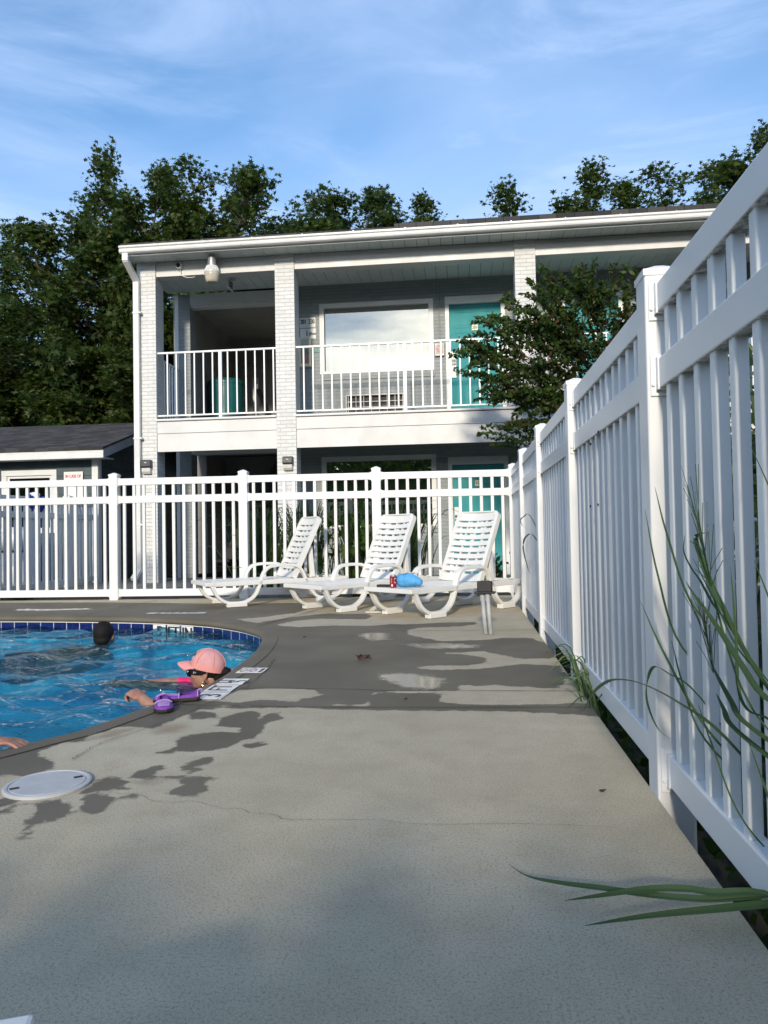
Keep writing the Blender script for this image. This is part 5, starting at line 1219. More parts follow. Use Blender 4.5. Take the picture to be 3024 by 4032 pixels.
RT = [(-4.9,27.0,14.4,1,0.7,'lone airy treetop above the roof left of the middle',1.0),
      (-3.35,27.5,13.0,1,3.3,'small narrow treetop right beside the lone airy one',0.5),
      (-0.7,27.0,12.9,2,2.3,'small low treetop just showing over the middle of the roof',0.8),
      (1.4,27.0,13.1,0,4.2,'rounded treetop over the roof, first of the right cluster',1.0),
      (2.3,27.5,13.0,1,1.2,'dense treetop in the middle of the right cluster',1.05),
      (3.2,26.5,13.7,0,5.1,'two-pointed treetop, highest of the right cluster above the roof',1.05),
      (7.9,26.5,14.0,2,0.4,'pointed treetop above the right end of the visible roof',1.05),
      (8.9,27.5,12.9,1,2.9,'small treetop where the roof meets the fence rail',0.7),
      (11.4,26.0,14.3,0,3.0,'treetop cut by the right edge of the photo above the fence',0.8)]
for a in RT: tree(*a[:5], a[5], a[6])
# far wood closing the view on the left
rs = np.random.RandomState(91)
C = np.stack([rs.uniform(-34,-4,9000), rs.uniform(25,31,9000), rs.beta(1.2,1.3,9000)*7.5-0.3],1)
tag(leaves('woods', C, 0.75, STAR, M['leaf_shrub'], rs=rs), kind='stuff')
# crape myrtle right behind the fence
cm = empty('crape_myrtle', (1.9,10.4,-0.05), 0, 'dark green crape myrtle leaning over the right fence in front of the motel balcony', 'tree')
rr = random.Random(44); rs = np.random.RandomState(44); tr = MB(); C = []; AL = []
base = Vector((2.0,10.5,-0.1))
for k in range(4):
    tr.tube(spline([base+Vector((0.08*k,0.05*k,0)),base+Vector((-0.15+0.15*k,-0.05*k,1.0)),base+Vector((-0.5+0.3*k,-0.1,2.0)),base+Vector((-0.75+0.42*k,-0.15+0.1*k,3.1))],5),[0.045-0.0017*i for i in range(16)],7)
def in_shape(x, z):
    lo = 3.0-0.95*min(1,max(0,(x-0.0)/0.55)) if x < 0.55 else 2.05
    hi = 3.42+1.0*min(1,max(0,(x+0.15)/1.35)) if x < 1.2 else 4.30-0.06*(x-1.2)
    return lo <= z <= hi
tips = []
while len(tips) < 430:
    x, z = rr.uniform(-0.10,3.4), rr.uniform(1.95,4.4)
    if in_shape(x,z): tips.append((x,z))
tips += [(0.20,2.07),(0.26,2.22),(0.42,2.02),(0.52,2.18),(-0.13,3.30),(-0.10,3.12),(0.62,4.05),(0.90,4.2),(1.15,4.42),(0.42,3.78),(0.30,3.62),(1.55,4.30),(2.0,4.25),(2.4,4.2),(0.03,3.42),(0.05,3.0),(0.35,2.12),(0.6,1.98),(0.7,2.1)]
for x, z in tips:
    y = 9.95+rr.uniform(-0.45,0.65); e = Vector((x,y,z)); ln = rr.uniform(0.45,0.95)
    d_ = (e-Vector((2.05,10.45,2.3))); d_.normalize(); d_ = (d_+Vector((rr.uniform(-.45,.3),rr.uniform(-.35,.35),rr.uniform(-.45,.15)))).normalized()
    if z < 2.3 and x < 0.9: d_ = Vector((-0.9,-0.1,rr.uniform(0.0,0.3))).normalized()
    s0 = e-d_*ln; mid = s0.lerp(e,0.55)+Vector((0,0,0.06)); pth = spline([s0,mid,e],6)
    tr.tube(pth,[0.006-0.0004*i for i in range(len(pth))],4,caps=False)
    P = np.array(pth); nl = int(48*ln/0.7)
    for i in range(nl):
        q = (0.12+0.88*i/nl)*(len(P)-1.001); i0 = int(q); c = P[i0]*(1-(q-i0))+P[i0+1]*(q-i0); t = unit(P[i0+1]-P[i0]); sd_ = np.cross(t,[0,0,1])*(1 if i%2 else -1)
        dr = unit(sd_*0.8+t*0.55+rs.normal(size=3)*0.25); C.append(c+dr*0.036+rs.normal(size=3)*0.012); AL.append(dr)
tr.build('trunk', M['bark_dark'], cm)
leaves('crown', np.array(C), 0.082, OVAL, M['leaf_crape'], cm, rs=rs, along=np.array(AL))
# blades: ribbons with a V fold
def blades(paths, widths):
    m = MB()
    for pth, w in zip(paths, widths):
        P = [Vector(p) for p in pth]; k = len(P); V = []
        for i, p in enumerate(P):
            t = (P[min(i+1,k-1)]-P[max(i-1,0)]).normalized(); s = t.cross(Vector((0.25,-0.55,0.75))).normalized(); u = s.cross(t)
            f = i/(k-1); ww = w*0.85*min(1,(0.35+2.2*f))*(1-f**4.0)*0.5+0.0005
            V += [p-s*ww+u*ww*0.35, p, p+s*ww+u*ww*0.35]
        m.add(V, [(3*i+j,3*i+j+1,3*i+j+4,3*i+j+3) for i in range(k-1) for j in (0,1)])
    return m
def clump(cx0, cy0, z0, H, N, spread, seed, wid=0.012, lean=(0,0), xmin=-99):
    r = random.Random(seed); ps = []; ws = []
    for i in range(N):
        a = r.uniform(0,2*pi); rr_ = abs(r.gauss(0,0.45))*spread; h = H*r.uniform(0.55,1.08); b = (cx0+r.gauss(0,0.10)*spread*1.6, cy0+r.gauss(0,0.07)*spread*1.6, z0)
        ex, ey = max(cos(a)*rr_+lean[0], (xmin-b[0])/1.15), sin(a)*rr_*0.7+lean[1]; dr = r.uniform(0.0,0.45)*rr_
        ps.append(spline([b,(b[0]+ex*0.25,b[1]+ey*0.25,z0+h*0.5),(b[0]+ex*0.65,b[1]+ey*0.65,z0+h*0.9),(b[0]+ex*1.15,b[1]+ey*1.15,z0+h*(1.0-dr))],4)); ws.append(wid*r.uniform(0.6,1.3))
    return blades(ps, ws)
GB = 'ornamental grass clumps behind the back fence'
for i, (x, y, H, N, sp_, lab) in enumerate(((-2.75,9.85,1.22,230,0.75,'tall ornamental grass behind the fence, first clump right of the corner column'),
      (-2.15,9.80,1.25,260,0.70,'densest tall ornamental grass behind the fence at the leftmost lounge chair'),
      (-1.45,9.85,1.15,210,0.60,'ornamental grass behind the fence between the left and middle lounge chairs'),
      (-0.78,9.85,1.22,170,0.75,'ornamental grass behind the fence at the middle lounge chair'))):
    tag(clump(x,y,-0.03,H,N,sp_,60+i,0.016).build('ornamental_grass', M['grass'], fixn=False), lab, 'grass clump', GB)
# odd blades arching out past the fence by the first chair
ps = [[(-2.9,9.75,0.0),(-2.85,9.6,0.5),(-2.95,9.5,0.78),(-3.25,9.45,0.62)],[(-2.7,9.7,0.0),(-2.6,9.35,0.45),(-2.75,9.15,0.72),(-3.0,9.05,0.85)],[(-2.6,9.7,0.0),(-2.55,9.3,0.2),(-2.75,9.1,0.38),(-3.15,9.0,0.42)]]
tag(blades([spline(p,6) for p in ps],[0.014]*3).build('ornamental_grass', M['grass'], fixn=False), 'few long grass blades bending through the back fence beside the leftmost chair', 'grass clump', GB)
# young maple leaves
vp = empty('maple_sapling', (-1.6,9.45,-0.03), 0, 'bright green maple sapling with lobed leaves growing behind the back fence', 'sapling')
st_ = MB(); C = []
for (x, z0, z1, nn) in ((-1.86,0.30,0.82,11),(-1.50,0.10,1.05,20),(-1.33,0.6,1.25,12),(-1.72,0.55,1.2,12)):
    st_.tube([(-1.6,9.55,-0.03),(x,9.5,z0),(x+0.02,9.45,z1)],0.005,5)
    for i in range(nn): f = i/nn; C.append((x+rr.uniform(-.07,.07),9.44+rr.uniform(-.07,.05),z0+(z1-z0)*f))
st_.build('stem', M['bark_dark'], vp); leaves('foliage', np.array(C), 0.17, STAR, M['leaf_vine'], vp, rs=np.random.RandomState(8), droop=-0.1, along=np.tile(np.array([[0,-0.2,-1.0]]),(len(C),1)))
# small broad-leaved plant by the corner post
vp = empty('shrub', (0.46,9.6,-0.03), 0, 'small dark shrub at the back corner post beside the teal door', 'shrub')
rs = np.random.RandomState(12); C = np.stack([rs.normal(0.40,0.07,70), rs.normal(9.55,0.06,70), rs.uniform(0.0,0.52,70)],1)
MB().tube([(0.42,9.6,-0.03),(0.41,9.57,0.4)],0.007,5).build('stem', M['bark_dark'], vp); leaves('foliage', C, 0.11, OVAL, M['leaf_shrub'], vp, rs=rs)
vp = empty('weed', (-1.36,9.35,-0.03), 0, 'low leafy weed under the bottom rail behind the middle chair', 'weed')
C = np.stack([rs.normal(-1.30,0.09,46), rs.normal(9.30,0.05,46), rs.uniform(0.0,0.16,46)],1)
MB().tube([(-1.3,9.33,-0.03),(-1.3,9.3,0.1)],0.004,5).build('stem', M['bark_dark'], vp); leaves('foliage', C, 0.10, OVAL, M['leaf_vine'], vp, rs=rs)
# right side, beyond the near fence: shrubs and tall grass
def shrub(x, y, H, R_, nl, seed, label, size=0.09, zb=-0.32, shape=OVAL, mat='leaf_shrub'):
    r = empty('shrub', (x,y,zb), 0, label, 'shrub', 'shrubs beyond the right fence'); rs = np.random.RandomState(seed); t = MB(); C = []
    for k in range(16):
        an = k*2.4; e = np.array([x+cos(an)*R_*rs.uniform(0.3,0.9), y+sin(an)*R_*rs.uniform(0.3,0.9), zb+H*rs.uniform(0.55,0.98)])
        t.tube([(x,y,zb),((x+e[0])/2,(y+e[1])/2,zb+H*0.45),tuple(e)],[0.016,0.010,0.004],5,caps=False)
        q = rs.uniform(0.25,1,(nl//16,1)); C.append(np.array([[x,y,zb]])*(1-q)+e*q+rs.normal(size=(nl//16,3))*R_*0.22)
    t.build('stems', M['bark_dark'], r); leaves('foliage', np.concatenate(C), size, shape, M[mat], r, rs=rs)
shrub(2.3,4.2,2.3,0.9,1900,71,'dark shrub seen between the pickets of the near right fence panel')
shrub(1.9,2.6,1.75,0.7,1500,72,'dark leafy shrub close behind the nearest fence panel')
shrub(3.0,6.4,2.9,1.1,2000,73,'tall dark shrub behind the second fence panel')
shrub(2.5,0.9,2.0,0.8,1500,74,'leafy shrub right of the viewer beyond the fence')
shrub(2.6,8.6,3.0,1.0,1800,75,'dark shrub below the crape myrtle beyond the fence')
for i, (x, y, H, N) in enumerate(((1.15,2.05,1.75,190),(1.05,1.15,1.70,170),(1.05,3.5,1.5,150),(1.1,4.9,1.4,130),(1.1,6.6,1.4,120))):
    tag(clump(x,y,-0.32,H,N,0.55,80+i,0.020,xmin=0.68).build('tall_grass', M['grass_near'], fixn=False), ['tall green grass clump pressing against the nearest fence panel','tall green grass clump beyond the fence at the right edge of the photo','tall green grass clump behind the second fence panel','tall green grass behind the third fence panel','tall green grass behind the farthest fence panels'][i], 'grass clump', 'tall grass beyond the right fence')
hand = {'arch':([(0.78,1.75,0.10),(0.60,1.80,0.33),(0.535,1.93,0.378),(0.525,2.217,0.362),(0.52,2.465,0.328),(0.51,2.711,0.276),(0.50,2.935,0.196),(0.495,3.089,0.117),(0.49,3.195,0.050)],0.019),
 'loop':([(0.75,1.9,0.15),(0.60,1.99,0.385),(0.545,2.068,0.428),(0.54,2.184,0.425),(0.54,2.263,0.387),(0.54,2.303,0.328),(0.545,2.286,0.275),(0.55,2.204,0.240),(0.555,2.068,0.247)],0.010),
 'wide':([(0.75,1.20,0.30),(0.60,1.33,0.48),(0.535,1.39,0.514),(0.53,1.493,0.556),(0.53,1.585,0.596),(0.53,1.674,0.632),(0.53,1.775,0.668),(0.535,1.850,0.694)],0.020),
 'stem1':([(0.75,1.40,0.25),(0.60,1.55,0.5),(0.545,1.638,0.655),(0.54,1.697,0.705),(0.54,1.745,0.75),(0.54,1.785,0.795),(0.545,1.763,0.809),(0.55,1.723,0.812)],0.020),
 'seed':([(0.75,1.25,0.2),(0.58,1.45,0.42),(0.545,1.512,0.490),(0.54,1.574,0.554),(0.54,1.627,0.616),(0.54,1.680,0.690),(0.54,1.76,0.83),(0.54,1.88,0.98)],0.006),
 'b4':([(0.75,1.30,0.25),(0.60,1.40,0.39),(0.54,1.516,0.440),(0.54,1.581,0.464),(0.54,1.652,0.497),(0.545,1.720,0.524)],0.018),
 'b5':([(0.75,1.35,0.25),(0.60,1.45,0.36),(0.54,1.572,0.413),(0.54,1.627,0.438),(0.545,1.685,0.460)],0.018),
 'tall':([(0.75,1.40,0.2),(0.60,1.47,0.43),(0.55,1.522,0.463),(0.545,1.558,0.511),(0.545,1.558,0.582),(0.545,1.567,0.683),(0.545,1.576,0.745)],0.009),
 'thin':([(0.70,1.45,0.35),(0.58,1.54,0.54),(0.545,1.611,0.626),(0.54,1.678,0.657),(0.54,1.758,0.701),(0.54,1.821,0.727),(0.54,1.877,0.765),(0.545,1.883,0.805)],0.008),
 'wide2':([(0.75,1.10,0.3),(0.62,1.20,0.55),(0.57,1.27,0.75),(0.56,1.30,0.90),(0.57,1.31,1.0),(0.60,1.28,1.06)],0.024),
 'd1':([(0.78,1.56,-0.10),(0.66,1.568,0.07),(0.58,1.574,0.075),(0.484,1.581,0.062),(0.372,1.605,0.055),(0.280,1.634,0.052),(0.197,1.666,0.045),(0.131,1.725,0.030),(0.092,1.829,0.010)],0.017),
 'd2':([(0.78,1.58,-0.08),(0.62,1.575,0.07),(0.495,1.588,0.072),(0.446,1.605,0.070),(0.371,1.608,0.066),(0.273,1.591,0.058),(0.195,1.580,0.050)],0.019),
 'd3':([(0.80,1.58,-0.15),(0.68,1.571,0.06),(0.614,1.569,0.064),(0.491,1.547,0.060),(0.351,1.526,0.052),(0.224,1.511,0.036)],0.020),
 'far1':([(0.75,6.35,0.5),(0.58,6.363,0.92),(0.55,6.814,0.934),(0.54,7.046,0.906),(0.54,6.835,0.858),(0.55,6.390,0.822)],0.013),
 'far2':([(0.75,6.0,0.4),(0.58,6.091,0.755),(0.55,6.603,0.753),(0.54,6.798,0.679),(0.54,6.696,0.593),(0.54,6.423,0.510),(0.54,6.168,0.450)],0.018)}
for key, (p, w) in hand.items():
    lab = {'d1':'bluish grass blade lying far out over the concrete, curling away at its tip','d2':'yellow-green grass blade over the concrete between two darker ones','d3':'straight dark grass blade lying lowest over the concrete at the right edge',
           'arch':'long grass blade arching down through the fence to the deck edge','loop':'thin grass blade curled in a loop in front of the nearest post','wide':'broad diagonal grass blade crossing the nearest pickets',
           'far1':'small curled grass blade poking through the far fence panel','far2':'hooked grass blade hanging out of the far fence panel'}.get(key, 'slender grass blade poking through the nearest right fence panel')
    tag(blades([spline(p,5)],[w]).build('grass_blade', M['grass_near'], fixn=False), lab, 'grass blade', 'grass blades poking through the right fence')
rb = random.Random(77)
for i in range(9):
    y0_ = rb.uniform(1.15,2.15); z0_ = rb.uniform(0.12,0.62); L = rb.uniform(0.22,0.48); sl = rb.uniform(0.5,1.3)
    p0 = Vector((0.74,y0_-0.08,z0_-0.15)); p1 = Vector((0.60,y0_,z0_)); dv = Vector((-0.10,rb.uniform(0.25,0.75),sl)).normalized()*L
    p2 = p1+dv*0.5+Vector((-0.03,0,0)); p3 = p1+dv+Vector((-0.02,rb.uniform(0,.10),-rb.uniform(0,0.12)*L*2)); p2.x = max(p2.x,0.50); p3.x = max(p3.x,0.48)
    tag(blades([spline([p0,p1,p2,p3],6)],[rb.uniform(0.005,0.010)]).build('grass_blade', M['grass_near'], fixn=False), 'slender grass blade poking through the nearest right fence panel', 'grass blade', 'grass blades poking through the right fence')
# feathery seed heads
m = MB(); r_ = random.Random(9)
for b0, d0, L in (((0.54,1.68,0.69),(0,0.45,0.85),0.28),((0.545,1.70,0.50),(0,0.40,0.8),0.16)):
    for i in range(26):
        q = Vector(b0)+Vector(d0).normalized()*L*r_.uniform(0,0.7); v = (Vector(d0)+Vector((r_.gauss(0,.15),r_.gauss(0,.5),r_.gauss(0,.25)))).normalized()*r_.uniform(0.06,0.16)
        m.tube([q,q+v*0.5+Vector((0,0,.004)),q+v],0.0009,3,caps=False)
tag(m.build('seed_head', M['grass_near']), 'feathery grass seed heads in front of the nearest pickets', 'seed head')
# weeds at the foot of the second post, on the edge
ps = []
for i in range(26):
    b = (0.58+r_.uniform(0,.08), 3.75+r_.gauss(0,.16), -0.15); e = (b[0]-r_.uniform(0.05,0.22), b[1]+r_.gauss(0.08,.16), r_.uniform(0.02,0.17))
    ps.append(spline([b,((b[0]+e[0])/2+0.02,(b[1]+e[1])/2,e[2]+0.03),e],5))
tag(blades(ps,[0.010]*len(ps)).build('weed_tuft', M['grass_near'], fixn=False), 'tuft of weeds spilling over the deck edge at the foot of the second fence post', 'weeds')
rs = np.random.RandomState(17); N = 5200
C = np.stack([rs.uniform(0.62,2.8,N), rs.uniform(-0.6,9.2,N), -0.32+np.abs(rs.normal(0,0.09,N))],1)
tag(leaves('ground_cover', C, 0.085, OVAL, M['cover'], rs=rs), kind='stuff')
# unseen round shrubs added behind the viewer to cast the soft foreground shadows
def shadow_shrub(x, y, H, R_, seed, label):
    r = empty('added_shadow_shrub', (x,y,0), 0, label, 'added shadow caster', 'unseen shrubs added behind the viewer for their shadows'); rs = np.random.RandomState(seed)
    MB().lathe([(0.12,0.0),(0.17,0.30),(0.185,0.32),(0.165,0.30),(0.15,0.28)], (x,y,0), 20).build('pot', M['grey_box'], r)
    d_ = unit(rs.normal(size=(900,3))); C = np.array([x,y,H-R_*0.9])+d_*R_*rs.uniform(0.5,1,(900,1))*np.array([1,1,0.95])
    MB().tube([(x,y,0.28),(x,y,H-R_)],0.02,6).build('stem', M['bark_dark'], r); leaves('foliage', C, 0.12, OVAL, M['leaf_shrub'], r, rs=rs)
shadow_shrub(-0.30,-1.20,1.12,0.20,1,'round unseen shrub added behind the viewer to shade the foreground')
shadow_shrub(0.12,-1.20,1.11,0.24,2,'unseen shrub added near the fence behind the viewer to cast shadow')
shadow_shrub(-0.92,-1.20,1.055,0.20,3,'lower unseen shrub added left behind the viewer to cast shadow')
shadow_shrub(-0.62,-1.25,0.98,0.20,4,'small unseen shrub added in the middle behind the viewer to cast shadow')
shadow_shrub(-1.38,-1.25,0.94,0.24,5,'lowest unseen shrub added far left behind the viewer to cast shadow')
shadow_shrub(0.48,-1.22,1.09,0.22,6,'unseen shrub added against the fence behind the viewer to cast shadow')
# belt of trees behind the camera, out of view, added for the panes to mirror
rs = np.random.RandomState(93)
C = np.stack([rs.uniform(-40,40,16000), rs.uniform(-38,-33,16000), rs.beta(1.2,1.2,16000)*10.5-0.3],1)
tag(MB().prism([(-41,-0.3),(-45,9.0),(-60,9.6),(-80,-0.3)],'x',-120,120).build('added_dark_hill', M['leaf_shrub']), kind='structure')  # unseen hill added so the lower panes reflect something dark
tag(leaves('woods', C, 0.55, STAR, M['leaf_shrub'], rs=rs), kind='stuff')

# ------------------------------------------------------------------ people in the pool
def body(m, name, mat, voxel=0.006, smooth=6):
    o = m.build(name, mat)
    rm = o.modifiers.new('r','REMESH'); rm.mode = 'VOXEL'; rm.voxel_size = voxel; rm.use_smooth_shade = True
    sm = o.modifiers.new('s','SMOOTH'); sm.factor = 0.5; sm.iterations = smooth
    return o
def limb(m, pts, rs_): m.tube(spline(pts,5) if len(pts) > 2 else pts, [np.interp(i/(5*(len(pts)-1)), np.linspace(0,1,len(rs_)), rs_) for i in range(5*(len(pts)-1)+1)] if len(pts) > 2 else rs_, 12)
def hand_(m, wrist, fwd, upv, side, curl=0.5, s=1.0):
    """palm, four fingers of unequal length and a thumb"""
    f = Vector(fwd).normalized(); u = (Vector(upv)-f*Vector(upv).dot(f)).normalized(); r = f.cross(u)*side; w = Vector(wrist)
    R = Matrix((f,r,u)).transposed()
    m.ball(w+f*0.045*s, (0.052*s,0.040*s,0.016*s), 14, R)
    m.tube([w-f*0.02*s, w+f*0.03*s],[0.024*s,0.027*s],10)
    for i, (off, L) in enumerate(((-0.029,0.068),(-0.010,0.080),(0.010,0.075),(0.028,0.058))):
        p = w+f*0.082*s+r*off*s; c = curl*(0.85+0.12*i); a = p; pts = [p-f*0.015*s, p]; ang = 0.15
        for seg in (0.45,0.32,0.23):
            ang += c*0.8; a = a+(f*cos(ang)-u*sin(ang))*L*s*seg+r*off*0.12*s; pts.append(a)
        m.tube(pts,[0.0098*s,0.0095*s,0.0088*s,0.0080*s,0.0068*s],8)
    p = w+f*0.028*s-r*0.034*s
    m.tube([w+f*0.015*s-r*0.02*s, p-u*0.004*s, p+(f*0.6-r*0.55-u*0.3)*0.034*s, p+(f*0.85-r*0.62-u*0.55)*0.058*s],[0.013*s,0.0125*s,0.0105*s,0.0078*s],8)
# --- the woman at the coping, facing left
hx, hy = -1.600, 4.40
m = MB()
def Hd(x, y, z): return (hx+x, hy+y, z)
m.ball(Hd(0.012,0,0.022),(0.098,0.076,0.092),20)         # skull
m.ball(Hd(-0.035,0,-0.045),(0.062,0.060,0.075),18)       # face
m.ball(Hd(-0.052,0,-0.094),(0.034,0.038,0.028),14)       # chin
m.tube([Hd(-0.02,0.045,-0.088),Hd(-0.055,0.018,-0.105)],[0.022,0.018],10); m.tube([Hd(0.03,-0.052,-0.055),Hd(-0.05,-0.018,-0.103)],[0.026,0.019],10)
m.tube([Hd(-0.086,0,0.010),Hd(-0.097,0,-0.018),Hd(-0.110,0,-0.036)],[0.009,0.011,0.0125],10); m.ball(Hd(-0.102,0,-0.040),(0.014,0.016,0.010),10)  # nose
m.ball(Hd(-0.092,0,-0.064),(0.012,0.022,0.0075),10); m.ball(Hd(-0.089,0,-0.077),(0.012,0.020,0.0075),10)       # lips
m.ball(Hd(-0.055,-0.038,-0.040),(0.03,0.022,0.028),12); m.ball(Hd(-0.055,0.038,-0.040),(0.03,0.022,0.028),12)   # cheeks
m.ball(Hd(-0.085,0,0.020),(0.020,0.050,0.014),12)        # brow
for s in (-1,1):
    m.ball(Hd(0.020,s*0.079,-0.030),(0.018,0.008,0.030),12,Matrix.Rotation(0.25,3,'Y')); m.ball(Hd(0.012,s*0.080,-0.056),(0.009,0.008,0.011),8)
m.tube([Hd(0.03,0,-0.05),Hd(0.045,0,-0.13),Hd(0.05,0,-0.20)],[0.058,0.056,0.062],16)       # neck
limb(m,[Hd(0.05,-0.05,-0.19),Hd(0.05,-0.17,-0.235)],[0.058,0.056]); limb(m,[Hd(0.05,0.05,-0.19),Hd(0.04,0.17,-0.22)],[0.058,0.056])
m.tube([Hd(0.05,0,-0.20),Hd(0.055,0,-0.32),Hd(0.06,0,-0.52),Hd(0.04,0,-0.72)],[0.11,0.145,0.125,0.15],16)
m.ball(Hd(0.05,0,-0.30),(0.105,0.17,0.13),16)
for s in (-1,1): limb(m,[Hd(0.02,s*0.09,-0.72),Hd(-0.30,s*0.11,-0.80),Hd(-0.36,s*0.10,-1.10)],[0.085,0.06,0.04])
# far arm reaching out along the surface, hand relaxed
limb(m,[Hd(0.02,0.15,-0.195),Hd(-0.20,0.12,-0.128),Hd(-0.42,0.03,-0.112),Hd(-0.535,-0.01,-0.098)],[0.046,0.042,0.034,0.023])
hand_(m, Hd(-0.535,-0.01,-0.098), (-1,-0.1,0.10), (0,0,1), 1, 0.35, 0.95)
# near arm: bent at the surface, loose fist in front of the coping
limb(m,[Hd(0.04,-0.17,-0.235),Hd(-0.03,-0.34,-0.21),Hd(-0.12,-0.44,-0.160)],[0.050,0.044,0.040])
limb(m,[Hd(-0.10,-0.45,-0.165),Hd(-0.19,-0.42,-0.120),Hd(-0.235,-0.395,-0.098)],[0.038,0.034,0.027])
hand_(m, Hd(-0.235,-0.395,-0.095), (-0.8,0.35,0.30), (0.1,-0.3,1), -1, 1.15, 1.1)
wo_ = body(m,'person',M['skin'],0.0055,4)
tag(wo_, 'woman in a pink cap and black sunglasses resting in the pool against the coping', 'person')
def kid(o): adopt(o, None); o.parent = wo_; return o
# hair under the cap and the tied bun behind
m = MB(); m.ball(Hd(0.038,0,0.012),(0.078,0.079,0.088),18); m.ball(Hd(0.075,0,-0.048),(0.040,0.052,0.050),14); m.ball(Hd(0.120,-0.005,-0.020),(0.042,0.036,0.030),14); m.tube([Hd(0.125,0,-0.02),Hd(0.135,-0.01,-0.07),Hd(0.12,-0.01,-0.12)],[0.026,0.022,0.010],10)
o = m.build('hair', M['hair']); rm = o.modifiers.new('r','REMESH'); rm.mode = 'VOXEL'; rm.voxel_size = 0.007; rm.use_smooth_shade = True; kid(o)
# cap: crown, band, bill
Tc = Matrix.Translation(Hd(0.012,0,0.012)) @ Matrix.Rotation(rad(14),4,'Y')
def dome(a, b_, c, z0, k=24, rows=9):
    V = []; F = []
    for i in range(rows):
        th = (pi/2)*i/(rows-1)*0.985
        for j in range(k):
            ph_ = 2*pi*j/k; seam = 1-0.012*abs(cos(3*ph_))**8
            V.append(Tc@Vector((a*cos(th)**0.85*cos(ph_)*seam, b_*cos(th)**0.85*sin(ph_)*seam, z0+c*sin(th))))
    F = [(i*k+j,i*k+(j+1)%k,(i+1)*k+(j+1)%k,(i+1)*k+j) for i in range(rows-1) for j in range(k)]+[tuple(range((rows-1)*k,rows*k))]
    return V, F
m = MB(); V, F = dome(0.109,0.089,0.108,0.0); m.add(V,F); cap_ = kid(m.build('cap', M['cap_panel'], smooth=True))
so = cap_.modifiers.new('s','SOLIDIFY'); so.thickness = 0.003
def kid2(o, p): o.parent = p; return o
m = MB(); k = 30
for j in range(k):
    a, b_ = 2*pi*j/k, 2*pi*(j+1)/k
    pts = [Tc@Vector((0.1105*cos(t),0.0905*sin(t),z)) for t, z in ((a,-0.012),(b_,-0.012),(b_,0.022),(a,0.022))]
    m.quad(*pts)
kid2(m.build('cap_band', M['cap_pink'], fixn=False, smooth=True), cap_)
m = MB()   # bill: a curved visor with thickness
V = []; rows = 7; k = 13
for i in range(rows):
    f = i/(rows-1)
    for j in range(k):
        t = -1+2*j/(k-1); ang = pi+t*1.02; ex = 0.085*f*(1-0.30*t*t)
        x = 0.108*cos(ang)-ex; y = 0.088*sin(ang)*(1-0.06*f); z = 0.002-0.020*t*t-0.020*f*f-0.006*f
        V.append(Tc@Vector((x,y,z)))
F = [(i*k+j,i*k+j+1,(i+1)*k+j+1,(i+1)*k+j) for i in range(rows-1) for j in range(k-1)]
m.add(V,F); o = kid2(m.build('cap_bill', M['cap_pink'], smooth=True), cap_); so = o.modifiers.new('s','SOLIDIFY'); so.thickness = 0.005; so.offset = 0
m = MB()   # stripes of the seams
for az in (rad(-60),rad(-120),rad(-178),0,rad(60),rad(120)):
    pts = [Tc@Vector((0.1105*cos(th)**0.85*cos(az),0.0905*cos(th)**0.85*sin(az),0.1085*sin(th))) for th in np.linspace(0.05,1.5,12)]
    m.tube(pts,0.0045 if az == rad(-120) else 0.0022,5)
m.ball(Tc@Vector((0,0,0.109)),(0.007,0.007,0.004),8)
kid2(m.build('cap_seam', M['cap_pink']), cap_)
m = MB()
for r0 in (0.0,0.009,0.018):
    pts = [Tc@Vector((0.1115*cos(th)**0.85*cos(az),0.0915*cos(th)**0.85*sin(az),0.1095*sin(th))) for th, az in ((0.62-r0*8,rad(-150)),(0.66-r0*8,rad(-158)),(0.60-r0*8,rad(-166)),(0.66-r0*8,rad(-174)))]
    m.tube(pts,0.0020,4)
kid2(m.build('embroidery', M['stitch']), cap_)
m = MB(); pts = [Tc@Vector((0.1115*cos(th)**0.85*cos(az),0.0915*cos(th)**0.85*sin(az),0.1095*sin(th))) for th, az in ((0.76,rad(-142)),(0.86,rad(-152)),(0.84,rad(-165)))]
m.tube(pts,0.006,6); kid2(m.build('embroidery', M['yellow_stitch']), cap_)
# sunglasses
m = MB()
for s in (-1,1): m.ball(Hd(-0.088,s*0.034,-0.016),(0.017,0.033,0.030),14,Matrix.Rotation(s*0.45,3,'Z'))
m.tube([Hd(-0.103,-0.012,-0.004),Hd(-0.106,0,-0.002),Hd(-0.103,0.012,-0.004)],0.005,6)
sg = kid(m.build('sunglasses', M['sunglass'], smooth=True))
for s in (-1,1):
    m = MB()
    pts = [Hd(-0.075,s*0.063,-0.008),Hd(-0.045,s*0.079,-0.010),Hd(0.0,s*0.083,-0.012),Hd(0.03,s*0.081,-0.014)]
    for i in range(3):
        p, q = Vector(pts[i]), Vector(pts[i+1]); h0, h1 = (0.018,0.015,0.011,0.006)[i], (0.018,0.015,0.011,0.006)[i+1]; d_ = Vector((0,s*0.004,0))
        m.add([p+Vector((0,0,h0)),q+Vector((0,0,h1)),q-Vector((0,0,h1)),p-Vector((0,0,h0)),p+d_+Vector((0,0,h0)),q+d_+Vector((0,0,h1)),q+d_-Vector((0,0,h1)),p+d_-Vector((0,0,h0))],[(0,1,2,3),(4,7,6,5),(0,4,5,1),(2,6,7,3),(0,3,7,4),(1,5,6,2)])
    kid2(m.build('temple', M['sunglass']), sg)
m = MB(); m.box(hx-0.052,hx-0.044,hy-0.0865,hy-0.0838,-0.016,-0.004).box(hx-0.040,hx-0.034,hy-0.0868,hy-0.0842,-0.014,-0.006); kid2(m.build('hinge', M['galv']), sg)
